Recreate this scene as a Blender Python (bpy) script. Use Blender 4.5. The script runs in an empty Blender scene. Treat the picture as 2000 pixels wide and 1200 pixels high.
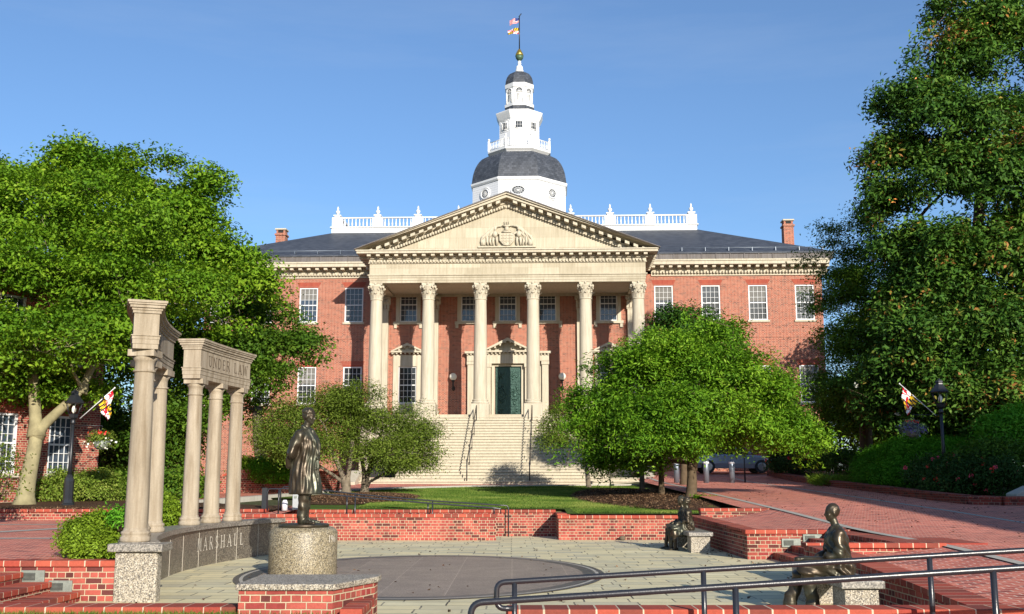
import bpy, math, random
import numpy as np
from math import sin, cos, tan, pi, radians, sqrt, atan2
from mathutils import Vector, Matrix, noise
random.seed(7); RNG = np.random.default_rng(7)
S = bpy.context.scene
COL = S.collection
# ------------------------------------------------------------------ camera, sky, sun, exposure
EYE = 1.55; FPX = 2100.0; PITCH = radians(9.2)
cam = bpy.data.cameras.new('camera'); co = bpy.data.objects.new('camera', cam); COL.objects.link(co)
cam.sensor_width = 36.0; cam.lens = 36.0 * FPX / 2000.0; cam.clip_end = 3000.0; cam.clip_start = 0.05
co.location = (0, 0, EYE); co.rotation_euler = (pi / 2 + PITCH, 0, 0); S.camera = co
SUN_EL = radians(19); TRAVEL = Vector((-1.0, 2.65, 0)).normalized()      # the light travels this way over the ground
sd = Vector((TRAVEL.x * cos(SUN_EL), TRAVEL.y * cos(SUN_EL), -sin(SUN_EL)))
sl = bpy.data.lights.new('sun', 'SUN'); sl.energy = 5.0; sl.angle = radians(0.5); sl.color = (1.0, 0.92, 0.80)
so = bpy.data.objects.new('sun', sl); COL.objects.link(so); so.rotation_euler = sd.to_track_quat('-Z', 'Y').to_euler()
world = bpy.data.worlds.new('World'); S.world = world; world.use_nodes = True
wn = world.node_tree; bg = wn.nodes['Background']
sky = wn.nodes.new('ShaderNodeTexSky'); sky.sky_type = 'NISHITA'; sky.sun_disc = False
sky.sun_elevation = SUN_EL; sky.sun_rotation = atan2(-TRAVEL.x, -TRAVEL.y)
sky.air_density = 1.0; sky.dust_density = 0.5; sky.ozone_density = 5.5; sky.altitude = 0
# faint high cirrus streaks in the sky
tc_ = wn.nodes.new('ShaderNodeTexCoord'); mp_ = wn.nodes.new('ShaderNodeMapping'); mp_.inputs['Scale'].default_value = (1.2, 2.0, 9.0); mp_.inputs['Rotation'].default_value = (0, .12, .3); wn.links.new(tc_.outputs['Generated'], mp_.inputs[0])
nz_ = wn.nodes.new('ShaderNodeTexNoise'); nz_.inputs['Scale'].default_value = 1.6; nz_.inputs['Detail'].default_value = 7; nz_.inputs['Roughness'].default_value = .62; wn.links.new(mp_.outputs[0], nz_.inputs['Vector'])
mr_ = wn.nodes.new('ShaderNodeMapRange'); mr_.inputs[1].default_value = .48; mr_.inputs[2].default_value = .78; mr_.inputs[3].default_value = 0.04; mr_.inputs[4].default_value = .14; wn.links.new(nz_.outputs['Fac'], mr_.inputs[0])
mx_ = wn.nodes.new('ShaderNodeMix'); mx_.data_type = 'RGBA'; wn.links.new(mr_.outputs[0], mx_.inputs[0]); wn.links.new(sky.outputs[0], mx_.inputs[6]); mx_.inputs[7].default_value = (4.4, 4.9, 5.6, 1)
wn.links.new(mx_.outputs[2], bg.inputs[0]); bg.inputs[1].default_value = 0.115
S.view_settings.view_transform = 'Standard'; S.view_settings.look = 'None'; S.view_settings.exposure = 0.52; S.view_settings.gamma = 1.0
S.render.film_transparent = False

def P(px, py, Y):
    "a point seen at photo pixel (px,py), standing Y metres ahead"
    u = (px - 1000) / FPX; v = (600 - py) / FPX
    dy = cos(PITCH) - v * sin(PITCH); dz = sin(PITCH) + v * cos(PITCH)
    return Vector((u / dy * Y, Y, EYE + dz / dy * Y))
def PX(Y): return Y / FPX * 1.0      # metres per photo pixel at distance Y

# ------------------------------------------------------------------ materials
MATS = {}
class NT:
    def __init__(s, name):
        m = bpy.data.materials.new(name); m.use_nodes = True; s.m = m; s.t = m.node_tree; s.n = s.t.nodes; s.l = s.t.links
        s.b = s.n['Principled BSDF']; s.out = s.n['Material Output']; MATS[name] = m
    def new(s, typ, **kw):
        nd = s.n.new(typ)
        for k, v in kw.items():
            if k.startswith('i_'):
                key = k[2:].replace('_', ' ')
                nd.inputs[int(key) if key.isdigit() else key].default_value = v
            else: setattr(nd, k, v)
        return nd
    def link(s, a, b): s.l.new(a, b)
    def geo(s):
        if not hasattr(s, '_g'): s._g = s.n.new('ShaderNodeNewGeometry')
        return s._g
    def pos(s): return s.geo().outputs['Position']
    def mapped(s, scale):
        mp = s.new('ShaderNodeMapping'); mp.inputs['Scale'].default_value = scale if hasattr(scale, '__len__') else (scale,) * 3
        s.link(s.pos(), mp.inputs[0]); return mp.outputs[0]
    def noise(s, scale, detail=4, rough=0.6, vec=None):
        nd = s.new('ShaderNodeTexNoise'); nd.inputs['Scale'].default_value = scale; nd.inputs['Detail'].default_value = detail
        nd.inputs['Roughness'].default_value = rough; s.link(vec or s.pos(), nd.inputs['Vector']); return nd.outputs['Fac']
    def ramp(s, fac, stops, interp='LINEAR'):
        r = s.new('ShaderNodeValToRGB'); cr = r.color_ramp; cr.interpolation = interp
        while len(cr.elements) < len(stops): cr.elements.new(0.5)
        for e, (p, c) in zip(cr.elements, stops):
            e.position = p; e.color = (*c, 1) if hasattr(c, '__len__') else (c, c, c, 1)
        s.link(fac, r.inputs[0]); return r.outputs[0]
    def mix(s, fac, a, b, mode='MIX'):
        m = s.new('ShaderNodeMix', data_type='RGBA', blend_type=mode)
        for sock, v in ((m.inputs[0], fac), (m.inputs[6], a), (m.inputs[7], b)):
            if hasattr(v, 'is_linked'): s.link(v, sock)
            elif hasattr(v, '__len__'): sock.default_value = (*v, 1)
            else: sock.default_value = v
        return m.outputs[2]
    def math(s, op, a, b=0.0, c=None):
        m = s.new('ShaderNodeMath', operation=op)
        for i, v in enumerate((a, b) if c is None else (a, b, c)):
            if hasattr(v, 'is_linked'): s.link(v, m.inputs[i])
            else: m.inputs[i].default_value = v
        return m.outputs[0]
    def boxvec(s, swapz=False):
        g = s.geo(); sp = s.new('ShaderNodeSeparateXYZ'); s.link(g.outputs['Position'], sp.inputs[0])
        nn = s.new('ShaderNodeSeparateXYZ'); s.link(g.outputs['True Normal'], nn.inputs[0])
        ax = s.math('ABSOLUTE', nn.outputs[0]); ay = s.math('ABSOLUTE', nn.outputs[1]); az = s.math('ABSOLUTE', nn.outputs[2])
        isz = s.math('GREATER_THAN', az, 0.6); isx = s.math('GREATER_THAN', ax, ay); nz = s.math('SUBTRACT', 1.0, isz)
        ux = s.math('MULTIPLY', isx, nz)                       # 1 where u = y
        d = s.math('SUBTRACT', sp.outputs[1], sp.outputs[0]); u = s.math('MULTIPLY_ADD', d, ux, sp.outputs[0])
        e = s.math('SUBTRACT', sp.outputs[1], sp.outputs[2]); v = s.math('MULTIPLY_ADD', e, isz, sp.outputs[2])
        c = s.new('ShaderNodeCombineXYZ'); s.link(u, c.inputs[0]); s.link(v, c.inputs[1]); return c.outputs[0]
    def bump(s, h, strength=0.5, dist=0.01):
        b = s.new('ShaderNodeBump'); b.inputs['Strength'].default_value = strength; b.inputs['Distance'].default_value = dist
        s.link(h, b.inputs['Height']); s.link(b.outputs[0], s.b.inputs['Normal']); return b
    def col(s, c): s.link(c, s.b.inputs['Base Color']) if hasattr(c, 'is_linked') else setattr(s.b.inputs['Base Color'], 'default_value', (*c, 1))
    def rough(s, r, spec=None):
        if hasattr(r, 'is_linked'): s.link(r, s.b.inputs['Roughness'])
        else: s.b.inputs['Roughness'].default_value = r
        if spec is not None: s.b.inputs['Specular IOR Level'].default_value = spec

def brick_mat(name, c1, c2, mort, w=0.215, h=0.075, ms=0.006, rough=0.85, vec=None, stain=0.25, squash=0.5, bump=0.6, dark=None, off=0.5, bias=0.0, stain_scale=0.9, smooth=0.1, spec=0.15, fine=.45):
    n = NT(name); v = vec(n) if vec else n.boxvec()
    wob = n.new('ShaderNodeTexNoise'); wob.inputs['Scale'].default_value = 6.0; wob.inputs['Detail'].default_value = 1; n.link(v, wob.inputs['Vector'])
    va = n.new('ShaderNodeVectorMath', operation='MULTIPLY_ADD'); n.link(wob.outputs['Color'], va.inputs[0]); va.inputs[1].default_value = (h * .12,) * 3; n.link(v, va.inputs[2])
    b = n.new('ShaderNodeTexBrick'); n.link(va.outputs[0], b.inputs['Vector'])
    b.inputs['Color1'].default_value = (0, 0, 0, 1); b.inputs['Color2'].default_value = (1, 1, 1, 1); b.inputs['Mortar'].default_value = (0.5, 0.5, 0.5, 1)
    b.inputs['Scale'].default_value = 1.0; b.inputs['Brick Width'].default_value = w; b.inputs['Row Height'].default_value = h
    b.inputs['Mortar Size'].default_value = ms; b.inputs['Mortar Smooth'].default_value = smooth; b.inputs['Bias'].default_value = bias
    b.offset = off; b.squash = squash; b.squash_frequency = 2
    stops = [(0.0, c1), (0.55, tuple((a + d) / 2 for a, d in zip(c1, c2))), (1.0, c2)]
    if dark: stops = [(0.0, dark), (0.16, dark), (0.24, c1), (1.0, c2)]
    base = n.ramp(b.outputs['Color'], stops)
    fs = fine; fine = n.noise(28.0, 5, 0.7); base = n.mix(fs, base, n.ramp(fine, [(0.25, 0.35), (0.75, 1.0)]), 'MULTIPLY')
    big = n.noise(stain_scale, 4, 0.6); base = n.mix(stain, base, n.ramp(big, [(0.3, 0.35), (0.62, 1.0)]), 'MULTIPLY')
    mcol = n.mix(0.5, mort, n.ramp(n.noise(9.0, 3), [(0.3, 0.45), (0.7, 1.0)]), 'MULTIPLY')
    n.col(n.mix(b.outputs['Fac'], base, mcol)); n.rough(rough, spec)
    hgt = n.math('SUBTRACT', n.math('MULTIPLY', fine, 0.5), b.outputs['Fac']); n.bump(hgt, bump, ms * .8); return n.m

def coping_mat(name, axis, w=0.105):
    def vec(n):
        sp = n.new('ShaderNodeSeparateXYZ'); n.link(n.pos(), sp.inputs[0]); c = n.new('ShaderNodeCombineXYZ')
        n.link(sp.outputs[axis], c.inputs[0]); c.inputs[1].default_value = 0.4; return c.outputs[0]
    return brick_mat(name, (0.50, 0.115, 0.07), (0.36, 0.065, 0.045), (0.60, 0.50, 0.36), w=w * 2, h=0.8, ms=0.007, vec=vec, dark=(0.26, 0.07, 0.05), squash=1.0, stain=0.2, bias=-.05)

def speckle(name, cols, scale, rough=0.6, spec=0.4, bump=0.1, stain=0.2, seam=None):
    n = NT(name); v = n.new('ShaderNodeTexVoronoi'); v.inputs['Scale'].default_value = scale; n.link(n.pos(), v.inputs['Vector'])
    sep = n.new('ShaderNodeSeparateColor'); n.link(v.outputs['Color'], sep.inputs[0])
    k = len(cols); c = n.ramp(sep.outputs[0], [(i / k, cc) for i, cc in enumerate(cols)], 'CONSTANT')
    c = n.mix(stain, c, n.ramp(n.noise(2.2, 5), [(0.3, 0.4), (0.7, 1.0)]), 'MULTIPLY'); n.col(c); n.rough(rough, spec)
    n.bump(n.noise(scale * .9, 2), bump, 0.004); return n

def stone(name, c1, c2, streak=0.3, rough=0.8, joints=None, bump=0.25, var=1.3):
    n = NT(name); big = n.noise(var, 5, 0.6); c = n.mix(big, c1, c2)
    if joints:
        b = n.new('ShaderNodeTexBrick'); n.link(n.boxvec(), b.inputs['Vector']); b.inputs['Color1'].default_value = (.72, .70, .66, 1); b.inputs['Color2'].default_value = (1, 1, 1, 1)
        b.inputs['Mortar'].default_value = (.62, .58, .5, 1); b.inputs['Scale'].default_value = 1; b.inputs['Brick Width'].default_value = joints[0]; b.inputs['Row Height'].default_value = joints[1]
        b.inputs['Mortar Size'].default_value = 0.008; c = n.mix(0.75, c, b.outputs['Color'], 'MULTIPLY')
    st = n.noise(1.0, 5, 0.65, n.mapped((9, 9, 0.7))); c = n.mix(streak, c, n.ramp(st, [(0.3, (0.42, 0.36, 0.28)), (0.62, (1, 1, 1))]), 'MULTIPLY')
    f = n.noise(40, 4, 0.7); c = n.mix(0.3, c, n.ramp(f, [(0.3, 0.6), (0.7, 1.0)]), 'MULTIPLY')
    n.col(c); n.rough(rough, 0.2); n.bump(f, bump, 0.006); return n.m

def plain(name, c, rough=0.5, metal=0.0, spec=0.5, var=0.0, scale=8.0, bump=0.0):
    n = NT(name)
    if var: n.col(n.mix(var, c, n.ramp(n.noise(scale, 5), [(0.3, 0.3), (0.7, 1.0)]), 'MULTIPLY'))
    else: n.col(c)
    n.rough(rough, spec); n.b.inputs['Metallic'].default_value = metal
    if bump: n.bump(n.noise(scale * 6, 4), bump, 0.01)
    return n.m

def leafmat(name, stops, rough=0.45, spec=0.4, trans=0.3):
    rough = max(rough, .55); spec = min(spec, .14)
    n = NT(name); at = n.new('ShaderNodeAttribute'); at.attribute_name = 'rnd'; c = n.ramp(at.outputs['Fac'], stops)
    n.col(c); n.rough(rough, spec); tr = n.new('ShaderNodeBsdfTranslucent'); n.link(n.mix(0.6, c, (0.9, 1.0, 0.25), 'MULTIPLY'), tr.inputs['Color'])
    ms = n.new('ShaderNodeMixShader'); ms.inputs[0].default_value = trans; n.link(n.b.outputs[0], ms.inputs[1]); n.link(tr.outputs[0], ms.inputs[2]); n.link(ms.outputs[0], n.out.inputs[0]); return n.m

M = MATS
brick_mat('brick_facade', (0.45, 0.125, 0.075), (0.30, 0.072, 0.046), (0.58, 0.40, 0.29), ms=0.009, dark=(0.19, 0.055, 0.042), stain=0.25, stain_scale=0.35)
brick_mat('brick_arch', (0.40, 0.085, 0.05), (0.32, 0.06, 0.04), (0.4, 0.22, 0.16), w=0.08, h=0.3, ms=0.005)
brick_mat('brick_wall', (0.50, 0.125, 0.09), (0.32, 0.055, 0.05), (0.56, 0.46, 0.31), ms=0.0075, dark=(0.15, 0.045, 0.04), stain=0.55, stain_scale=1.7, smooth=.4, bump=1.0)
brick_mat('brick_old', (0.36, 0.075, 0.05), (0.26, 0.05, 0.04), (0.30, 0.2, 0.15), ms=0.006, dark=(0.14, 0.04, 0.035), stain=0.35)
brick_mat('brick_paving', (0.76, 0.23, 0.15), (0.52, 0.115, 0.08), (0.86, 0.58, 0.45), w=0.22, h=0.11, ms=0.009, squash=1.0, stain=0.35, fine=.3, dark=(0.34, 0.085, 0.065), stain_scale=0.45, bump=0.5)
coping_mat('coping_along_x', 0); coping_mat('coping_along_y', 1)
def pave():
    n = NT('bluestone'); b = n.new('ShaderNodeTexBrick'); v = n.boxvec()
    wob = n.new('ShaderNodeTexNoise'); wob.inputs['Scale'].default_value = 3.0; n.link(v, wob.inputs['Vector'])
    va = n.new('ShaderNodeVectorMath', operation='MULTIPLY_ADD'); n.link(wob.outputs['Color'], va.inputs[0]); va.inputs[1].default_value = (.03, .015, 0); n.link(v, va.inputs[2]); n.link(va.outputs[0], b.inputs['Vector'])
    b.inputs['Color1'].default_value = (0, 0, 0, 1); b.inputs['Color2'].default_value = (1, 1, 1, 1); b.inputs['Mortar'].default_value = (.5, .5, .5, 1); b.inputs['Scale'].default_value = 1
    b.inputs['Brick Width'].default_value = .82; b.inputs['Row Height'].default_value = .40; b.inputs['Mortar Size'].default_value = 0.012; b.offset = .37; b.squash = .72; b.squash_frequency = 3; b.offset_frequency = 2
    c = n.ramp(b.outputs['Color'], [(0, (.54, .50, .36)), (.2, (.76, .67, .40)), (.5, (.82, .72, .43)), (.8, (.64, .59, .39)), (1, (.86, .77, .48))])
    c = n.mix(.5, c, n.ramp(n.noise(7, 6, .7), [(.28, .72), (.7, 1.0)]), 'MULTIPLY'); c = n.mix(.35, c, n.ramp(n.noise(.8, 5), [(.35, .55), (.65, 1.0)]), 'MULTIPLY')
    crack = n.noise(1.3, 2); m = n.ramp(crack, [(.45, (.30, .27, .19)), (.6, (.07, .065, .05))]); n.col(n.mix(b.outputs['Fac'], c, m)); n.rough(.75, .3)
    n.bump(n.math('SUBTRACT', n.math('MULTIPLY', n.noise(14, 5), .5), b.outputs['Fac']), .5, .008)
pave()
speckle('granite_rough', [(.18, .155, .12), (.40, .36, .29), (.30, .26, .2), (.52, .47, .38), (.1, .09, .08), (.34, .29, .21)], 85, .65, .4, .35)
speckle('granite_drum', [(.13, .11, .075), (.30, .25, .15), (.22, .18, .11), (.40, .35, .25), (.08, .07, .05), (.27, .22, .13)], 80, .5, .5, .4)
speckle('granite_panel', [(.10, .085, .065), (.20, .17, .13), (.15, .13, .1), (.27, .24, .19), (.06, .055, .05)], 60, .38, .5, .1, .35)
speckle('granite_cap', [(.22, .20, .17), (.30, .27, .23), (.17, .155, .13), (.36, .33, .28), (.12, .11, .1)], 60, .4, .5, .1)
def disc():
    n = speckle('granite_disc', [(.30, .235, .175), (.38, .30, .225), (.33, .265, .20), (.43, .34, .26), (.22, .175, .13)], 70, .5, .4, .1, .45)
    b = n.new('ShaderNodeTexBrick'); n.link(n.boxvec(), b.inputs['Vector']); b.inputs['Scale'].default_value = 1; b.inputs['Brick Width'].default_value = .92; b.inputs['Row Height'].default_value = 2.0; b.offset = 0
    b.inputs['Mortar Size'].default_value = .006; b.inputs['Color1'].default_value = (.8, .8, .8, 1); b.inputs['Color2'].default_value = (1, 1, 1, 1); b.inputs['Mortar'].default_value = (1.5, 1.5, 1.5, 1)
    src = n.b.inputs['Base Color'].links[0].from_socket; n.col(n.mix(.9, src, b.outputs['Color'], 'MULTIPLY'))
disc()
plain('granite_ring', (.09, .08, .07), .4, 0, .5, .4, 20)
stone('limestone', (.61, .56, .44), (.47, .42, .32), .38, var=.9)
stone('limestone_blocks', (.61, .555, .43), (.48, .43, .32), .36, joints=(1.9, .62), var=.9)
stone('limestone_dark', (.42, .35, .25), (.24, .19, .14), .6, var=1.6)
stone('step_stone', (.60, .545, .42), (.45, .40, .30), .32, var=1.2)
stone('memorial_stone', (.49, .42, .32), (.34, .285, .21), .72, var=2.0, bump=.35)
stone('concrete_kerb', (.52, .49, .42), (.40, .38, .33), .3)
stone('lead_band', (.22, .20, .19), (.13, .12, .12), .6)
plain('engraved', (.13, .10, .07), .9, 0, .1); plain('engraved_pale', (.55, .5, .42), .6, 0, .2)
plain('curtain', (.19, .185, .17), .9, 0, .1, .4, 20); plain('white_paint', (.70, .71, .71), .5, 0, .3, .12, 3)
def clap():
    n = NT('clapboard'); n.col(n.mix(.15, (.70, .71, .72), n.ramp(n.noise(2, 4), [(.3, .5), (.7, 1)]), 'MULTIPLY')); n.rough(.5, .3)
    sp = n.new('ShaderNodeSeparateXYZ'); n.link(n.pos(), sp.inputs[0]); n.bump(n.math('FRACT', n.math('MULTIPLY', sp.outputs[2], -4.5)), 1.0, .035)
clap()
def slate():
    n = NT('slate'); b = n.new('ShaderNodeTexBrick'); n.link(n.boxvec(), b.inputs['Vector']); b.inputs['Scale'].default_value = 1; b.inputs['Brick Width'].default_value = .3; b.inputs['Row Height'].default_value = .22
    b.inputs['Mortar Size'].default_value = .008; b.inputs['Color1'].default_value = (.045, .052, .065, 1); b.inputs['Color2'].default_value = (.085, .095, .115, 1); b.inputs['Mortar'].default_value = (.02, .022, .028, 1)
    c = n.mix(.4, b.outputs['Color'], n.ramp(n.noise(.8, 5, .7), [(.3, .45), (.7, 1)]), 'MULTIPLY'); n.col(c); n.rough(.6, .35); n.bump(b.outputs['Fac'], -.5, .01)
slate()
def glass(name, c, r=.06, blind=None):
    n = NT(name)
    n.col(n.mix(n.noise(.9, 2), c, tuple(x * .35 for x in c))); n.rough(r, .6); n.bump(n.noise(2.5, 2), .08, .02)
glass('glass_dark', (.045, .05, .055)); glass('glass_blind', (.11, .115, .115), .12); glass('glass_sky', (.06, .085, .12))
plain('black_iron', (.018, .02, .024), .38, 0, .5, .3, 12, .1)
plain('rail_paint', (.022, .024, .03), .3, 0, .6, .35, 14, .1)
def bronze():
    n = NT('bronze'); f = n.noise(5, 5); c = n.mix(f, (.038, .027, .017), (.082, .062, .040)); n.col(n.mix(n.ramp(n.noise(2.2, 4), [(.45, 0.0), (.75, .5)]), c, (.11, .15, .11)))
    n.b.inputs['Metallic'].default_value = .6; n.rough(n.ramp(n.noise(9, 4), [(.3, .3), (.7, .5)])); n.bump(n.noise(30, 4), .35, .006)
bronze()
def bdoor():
    n = NT('door_bronze'); n.col(n.mix(n.noise(4, 5), (.012, .035, .028), (.035, .085, .065))); n.b.inputs['Metallic'].default_value = .5; n.rough(.42); n.bump(n.noise(9, 3), .5, .03)
bdoor()
plain('vent_metal', (.27, .30, .26), .6, .3, .4, .5, 18); plain('painted_dark', (.02, .02, .02), .9)  # the near-black colour stands in for the shade inside openings
plain('gold', (.75, .50, .10), .3, .9, .5); plain('verdigris', (.07, .13, .08), .5, .3)
plain('bark_pale', (.34, .30, .17), .9, 0, .1, .55, 3.5, .8); plain('bark_dark', (.13, .095, .06), .9, 0, .1, .5, 6, .8); plain('bark_grey', (.22, .18, .13), .9, 0, .1, .5, 5, .8)
def ground(name, c1, c2, sc=30, bump=.8, dist=.03):
    n = NT(name); a = n.noise(sc, 6, .75); c = n.mix(n.ramp(a, [(.3, 0.0), (.7, 1.0)]), c1, c2); c = n.mix(.35, c, n.ramp(n.noise(.7, 4), [(.3, .5), (.7, 1)]), 'MULTIPLY'); n.col(c); n.rough(.95, .1); n.bump(a, bump, dist)
ground('lawn_ground', (.05, .09, .015), (.13, .19, .035), 22); ground('mulch', (.03, .018, .012), (.17, .095, .055), 26, 1.0, .05); ground('earth', (.06, .07, .03), (.12, .12, .06), 3)
G = lambda *a: [(p, c) for p, c in a]
leafmat('leaf_maple', G((0, (.035, .10, .008)), (.4, (.105, .225, .012)), (.75, (.21, .35, .02)), (1, (.38, .46, .05))))
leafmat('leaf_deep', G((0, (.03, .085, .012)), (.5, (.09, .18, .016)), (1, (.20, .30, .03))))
leafmat('leaf_cherry', G((0, (.035, .11, .008)), (.45, (.11, .25, .014)), (.8, (.23, .40, .025)), (1, (.38, .48, .09))), .35, .5)
leafmat('leaf_olive', G((0, (.05, .07, .012)), (.5, (.14, .21, .025)), (.9, (.25, .32, .05)), (1, (.26, .17, .06))))
leafmat('leaf_magnolia', G((0, (.012, .045, .010)), (.45, (.05, .125, .016)), (.62, (.085, .17, .02)), (.76, (.12, .21, .03)), (.84, (.34, .16, .04)), (1, (.22, .09, .035))), .3, .6, .15)
leafmat('leaf_box', G((0, (.08, .16, .012)), (.5, (.20, .30, .02)), (.9, (.28, .42, .04)), (1, (.4, .45, .08))))
leafmat('leaf_yew', G((0, (.05, .18, .012)), (.5, (.11, .34, .02)), (1, (.22, .52, .04))))
leafmat('leaf_rose', G((0, (.02, .05, .012)), (.6, (.04, .10, .02)), (1, (.12, .15, .04))))
leafmat('leaf_laurel', G((0, (.07, .12, .014)), (.5, (.17, .26, .03)), (1, (.38, .42, .09))))
leafmat('grass_blade', G((0, (.04, .085, .012)), (.6, (.11, .185, .025)), (1, (.27, .30, .07))), .6, .2)
leafmat('chip', G((0, (.03, .018, .012)), (.6, (.13, .07, .04)), (1, (.28, .18, .10))), .9, .1, 0.0)
leafmat('silver_leaf', G((0, (.12, .16, .14)), (1, (.32, .38, .30))))
plain('petal_red', (.75, .03, .02), .6); plain('petal_white', (.8, .78, .68), .6); plain('petal_violet', (.16, .12, .42), .6); plain('petal_pink', (.62, .05, .10), .6); plain('petal_rust', (.7, .25, .05), .6)
for nm, c in dict(flag_red=(.60, .015, .03), flag_white=(.8, .8, .78), flag_yellow=(.80, .50, .02), flag_black=(.02, .02, .025), flag_blue=(.03, .05, .2)).items(): plain(nm, c, .7, 0, .2)
plain('lamp_globe', (.82, .78, .66), .3); plain('car_paint', (.26, .29, .33), .25, .3, .6); plain('car_glass', (.02, .025, .03), .05); plain('rubber', (.02, .02, .02), .8); plain('alloy', (.4, .4, .42), .3, .8)
plain('headlight', (.7, .7, .7), .15); plain('taillight', (.5, .02, .02), .3); plain('steel_post', (.17, .20, .24), .4, .5); plain('cabinet_grey', (.36, .38, .38), .5, .2); plain('clear_glass', (.22, .24, .2), .08, 0, .6)

# ------------------------------------------------------------------ mesh helpers
class MB:
    "collects faces and builds ONE mesh"
    def __init__(s): s.v = []; s.f = []; s.m = []; s.sm = []
    def add(s, vs, fs, mi=0, smooth=False):
        k = len(s.v); s.v += [tuple(v) for v in vs]; s.f += [tuple(i + k for i in f) for f in fs]; s.m += [mi] * len(fs); s.sm += [smooth] * len(fs); return s
    def box(s, x0, x1, y0, y1, z0, z1, mi=0, top=None):
        "top=(dz at y0, dz at y1) slopes the top"
        a, b = top or (0, 0)
        return s.add([(x0, y0, z0), (x1, y0, z0), (x1, y1, z0), (x0, y1, z0), (x0, y0, z1 + a), (x1, y0, z1 + a), (x1, y1, z1 + b), (x0, y1, z1 + b)],
                     [(3, 2, 1, 0), (4, 5, 6, 7), (0, 1, 5, 4), (1, 2, 6, 5), (2, 3, 7, 6), (3, 0, 4, 7)], mi)
    def prism(s, pts, y0, y1, mi=0, axis='y'):
        "polygon (x,z) counter-clockwise seen from -y, extruded y0..y1; axis z: polygon (x,y), extruded in z"
        n = len(pts)
        if axis == 'y': a = [(p[0], y0, p[1]) for p in pts]; b = [(p[0], y1, p[1]) for p in pts]
        elif axis == 'x': a = [(y1, p[0], p[1]) for p in pts]; b = [(y0, p[0], p[1]) for p in pts]
        else: a = [(p[0], p[1], y1) for p in pts]; b = [(p[0], p[1], y0) for p in pts]
        return s.add(a + b, [tuple(range(n)), tuple(range(2 * n - 1, n - 1, -1))] + [(i, i + n, (i + 1) % n + n, (i + 1) % n) for i in range(n)], mi)
    def lathe(s, prof, c=(0, 0), seg=20, rot=0.0, mi=0, smooth=True, cap=True):
        vs = []; fs = []
        for r, z in prof:
            for k in range(seg):
                a = rot + 2 * pi * k / seg; vs.append((c[0] + r * cos(a), c[1] + r * sin(a), z))
        for i in range(len(prof) - 1):
            for k in range(seg):
                k2 = (k + 1) % seg; fs.append((i * seg + k, i * seg + k2, (i + 1) * seg + k2, (i + 1) * seg + k))
        if cap: fs.append(tuple(range(seg - 1, -1, -1))); fs.append(tuple((len(prof) - 1) * seg + k for k in range(seg)))
        return s.add(vs, fs, mi, smooth)
    def tube(s, pts, rad, seg=8, mi=0, cap=True, smooth=True):
        pts = [Vector(p) for p in pts]; n = len(pts); rad = rad if hasattr(rad, '__len__') else [rad] * n
        vs = []; up = None
        for i, p in enumerate(pts):
            d = (pts[min(i + 1, n - 1)] - pts[max(i - 1, 0)]).normalized()
            if up is None: up = Vector((0, 0, 1)) if abs(d.z) < .9 else Vector((1, 0, 0))
            u = d.cross(up).normalized(); w = u.cross(d).normalized(); up = w
            for k in range(seg):
                a = 2 * pi * k / seg; vs.append(p + (u * cos(a) + w * sin(a)) * rad[i])
        fs = [(i * seg + k, i * seg + (k + 1) % seg, (i + 1) * seg + (k + 1) % seg, (i + 1) * seg + k) for i in range(n - 1) for k in range(seg)]
        if cap: fs += [tuple(range(seg - 1, -1, -1)), tuple((n - 1) * seg + k for k in range(seg))]
        return s.add(vs, fs, mi, smooth)
    def ball(s, c, r, seg=12, mi=0):
        r = r if hasattr(r, '__len__') else (r, r, r); rings = seg // 2 + 1; vs = []; fs = []
        for i in range(rings):
            t = pi * (i + .0) / (rings - 1); t = min(max(t, .02), pi - .02)
            for k in range(seg):
                a = 2 * pi * k / seg; vs.append((c[0] + r[0] * sin(t) * cos(a), c[1] + r[1] * sin(t) * sin(a), c[2] - r[2] * cos(t)))
        for i in range(rings - 1):
            for k in range(seg): fs.append((i * seg + k, i * seg + (k + 1) % seg, (i + 1) * seg + (k + 1) % seg, (i + 1) * seg + k))
        fs += [tuple(range(seg - 1, -1, -1)), tuple((rings - 1) * seg + k for k in range(seg))]
        return s.add(vs, fs, mi, True)
    def merge(s, o, mat=None, mi=None):
        vs = [tuple(mat @ Vector(v)) for v in o.v] if mat else o.v
        k = len(s.v); s.v += vs; s.f += [tuple(i + k for i in f) for f in o.f]; s.m += [mi if mi is not None else x for x in o.m]; s.sm += o.sm; return s
    def build(s, name, mats, parent=None, bevel=0.0):
        me = bpy.data.meshes.new(name); me.from_pydata(s.v, [], s.f); mats = mats if isinstance(mats, (list, tuple)) else [mats]
        for m in mats: me.materials.append(M[m])
        me.polygons.foreach_set('material_index', s.m); me.polygons.foreach_set('use_smooth', s.sm); me.update()
        o = put(name, me, parent)
        if bevel: b = o.modifiers.new('bevel', 'BEVEL'); b.width = bevel; b.segments = 2; b.limit_method = 'ANGLE'; b.angle_limit = radians(40)
        return o

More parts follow.
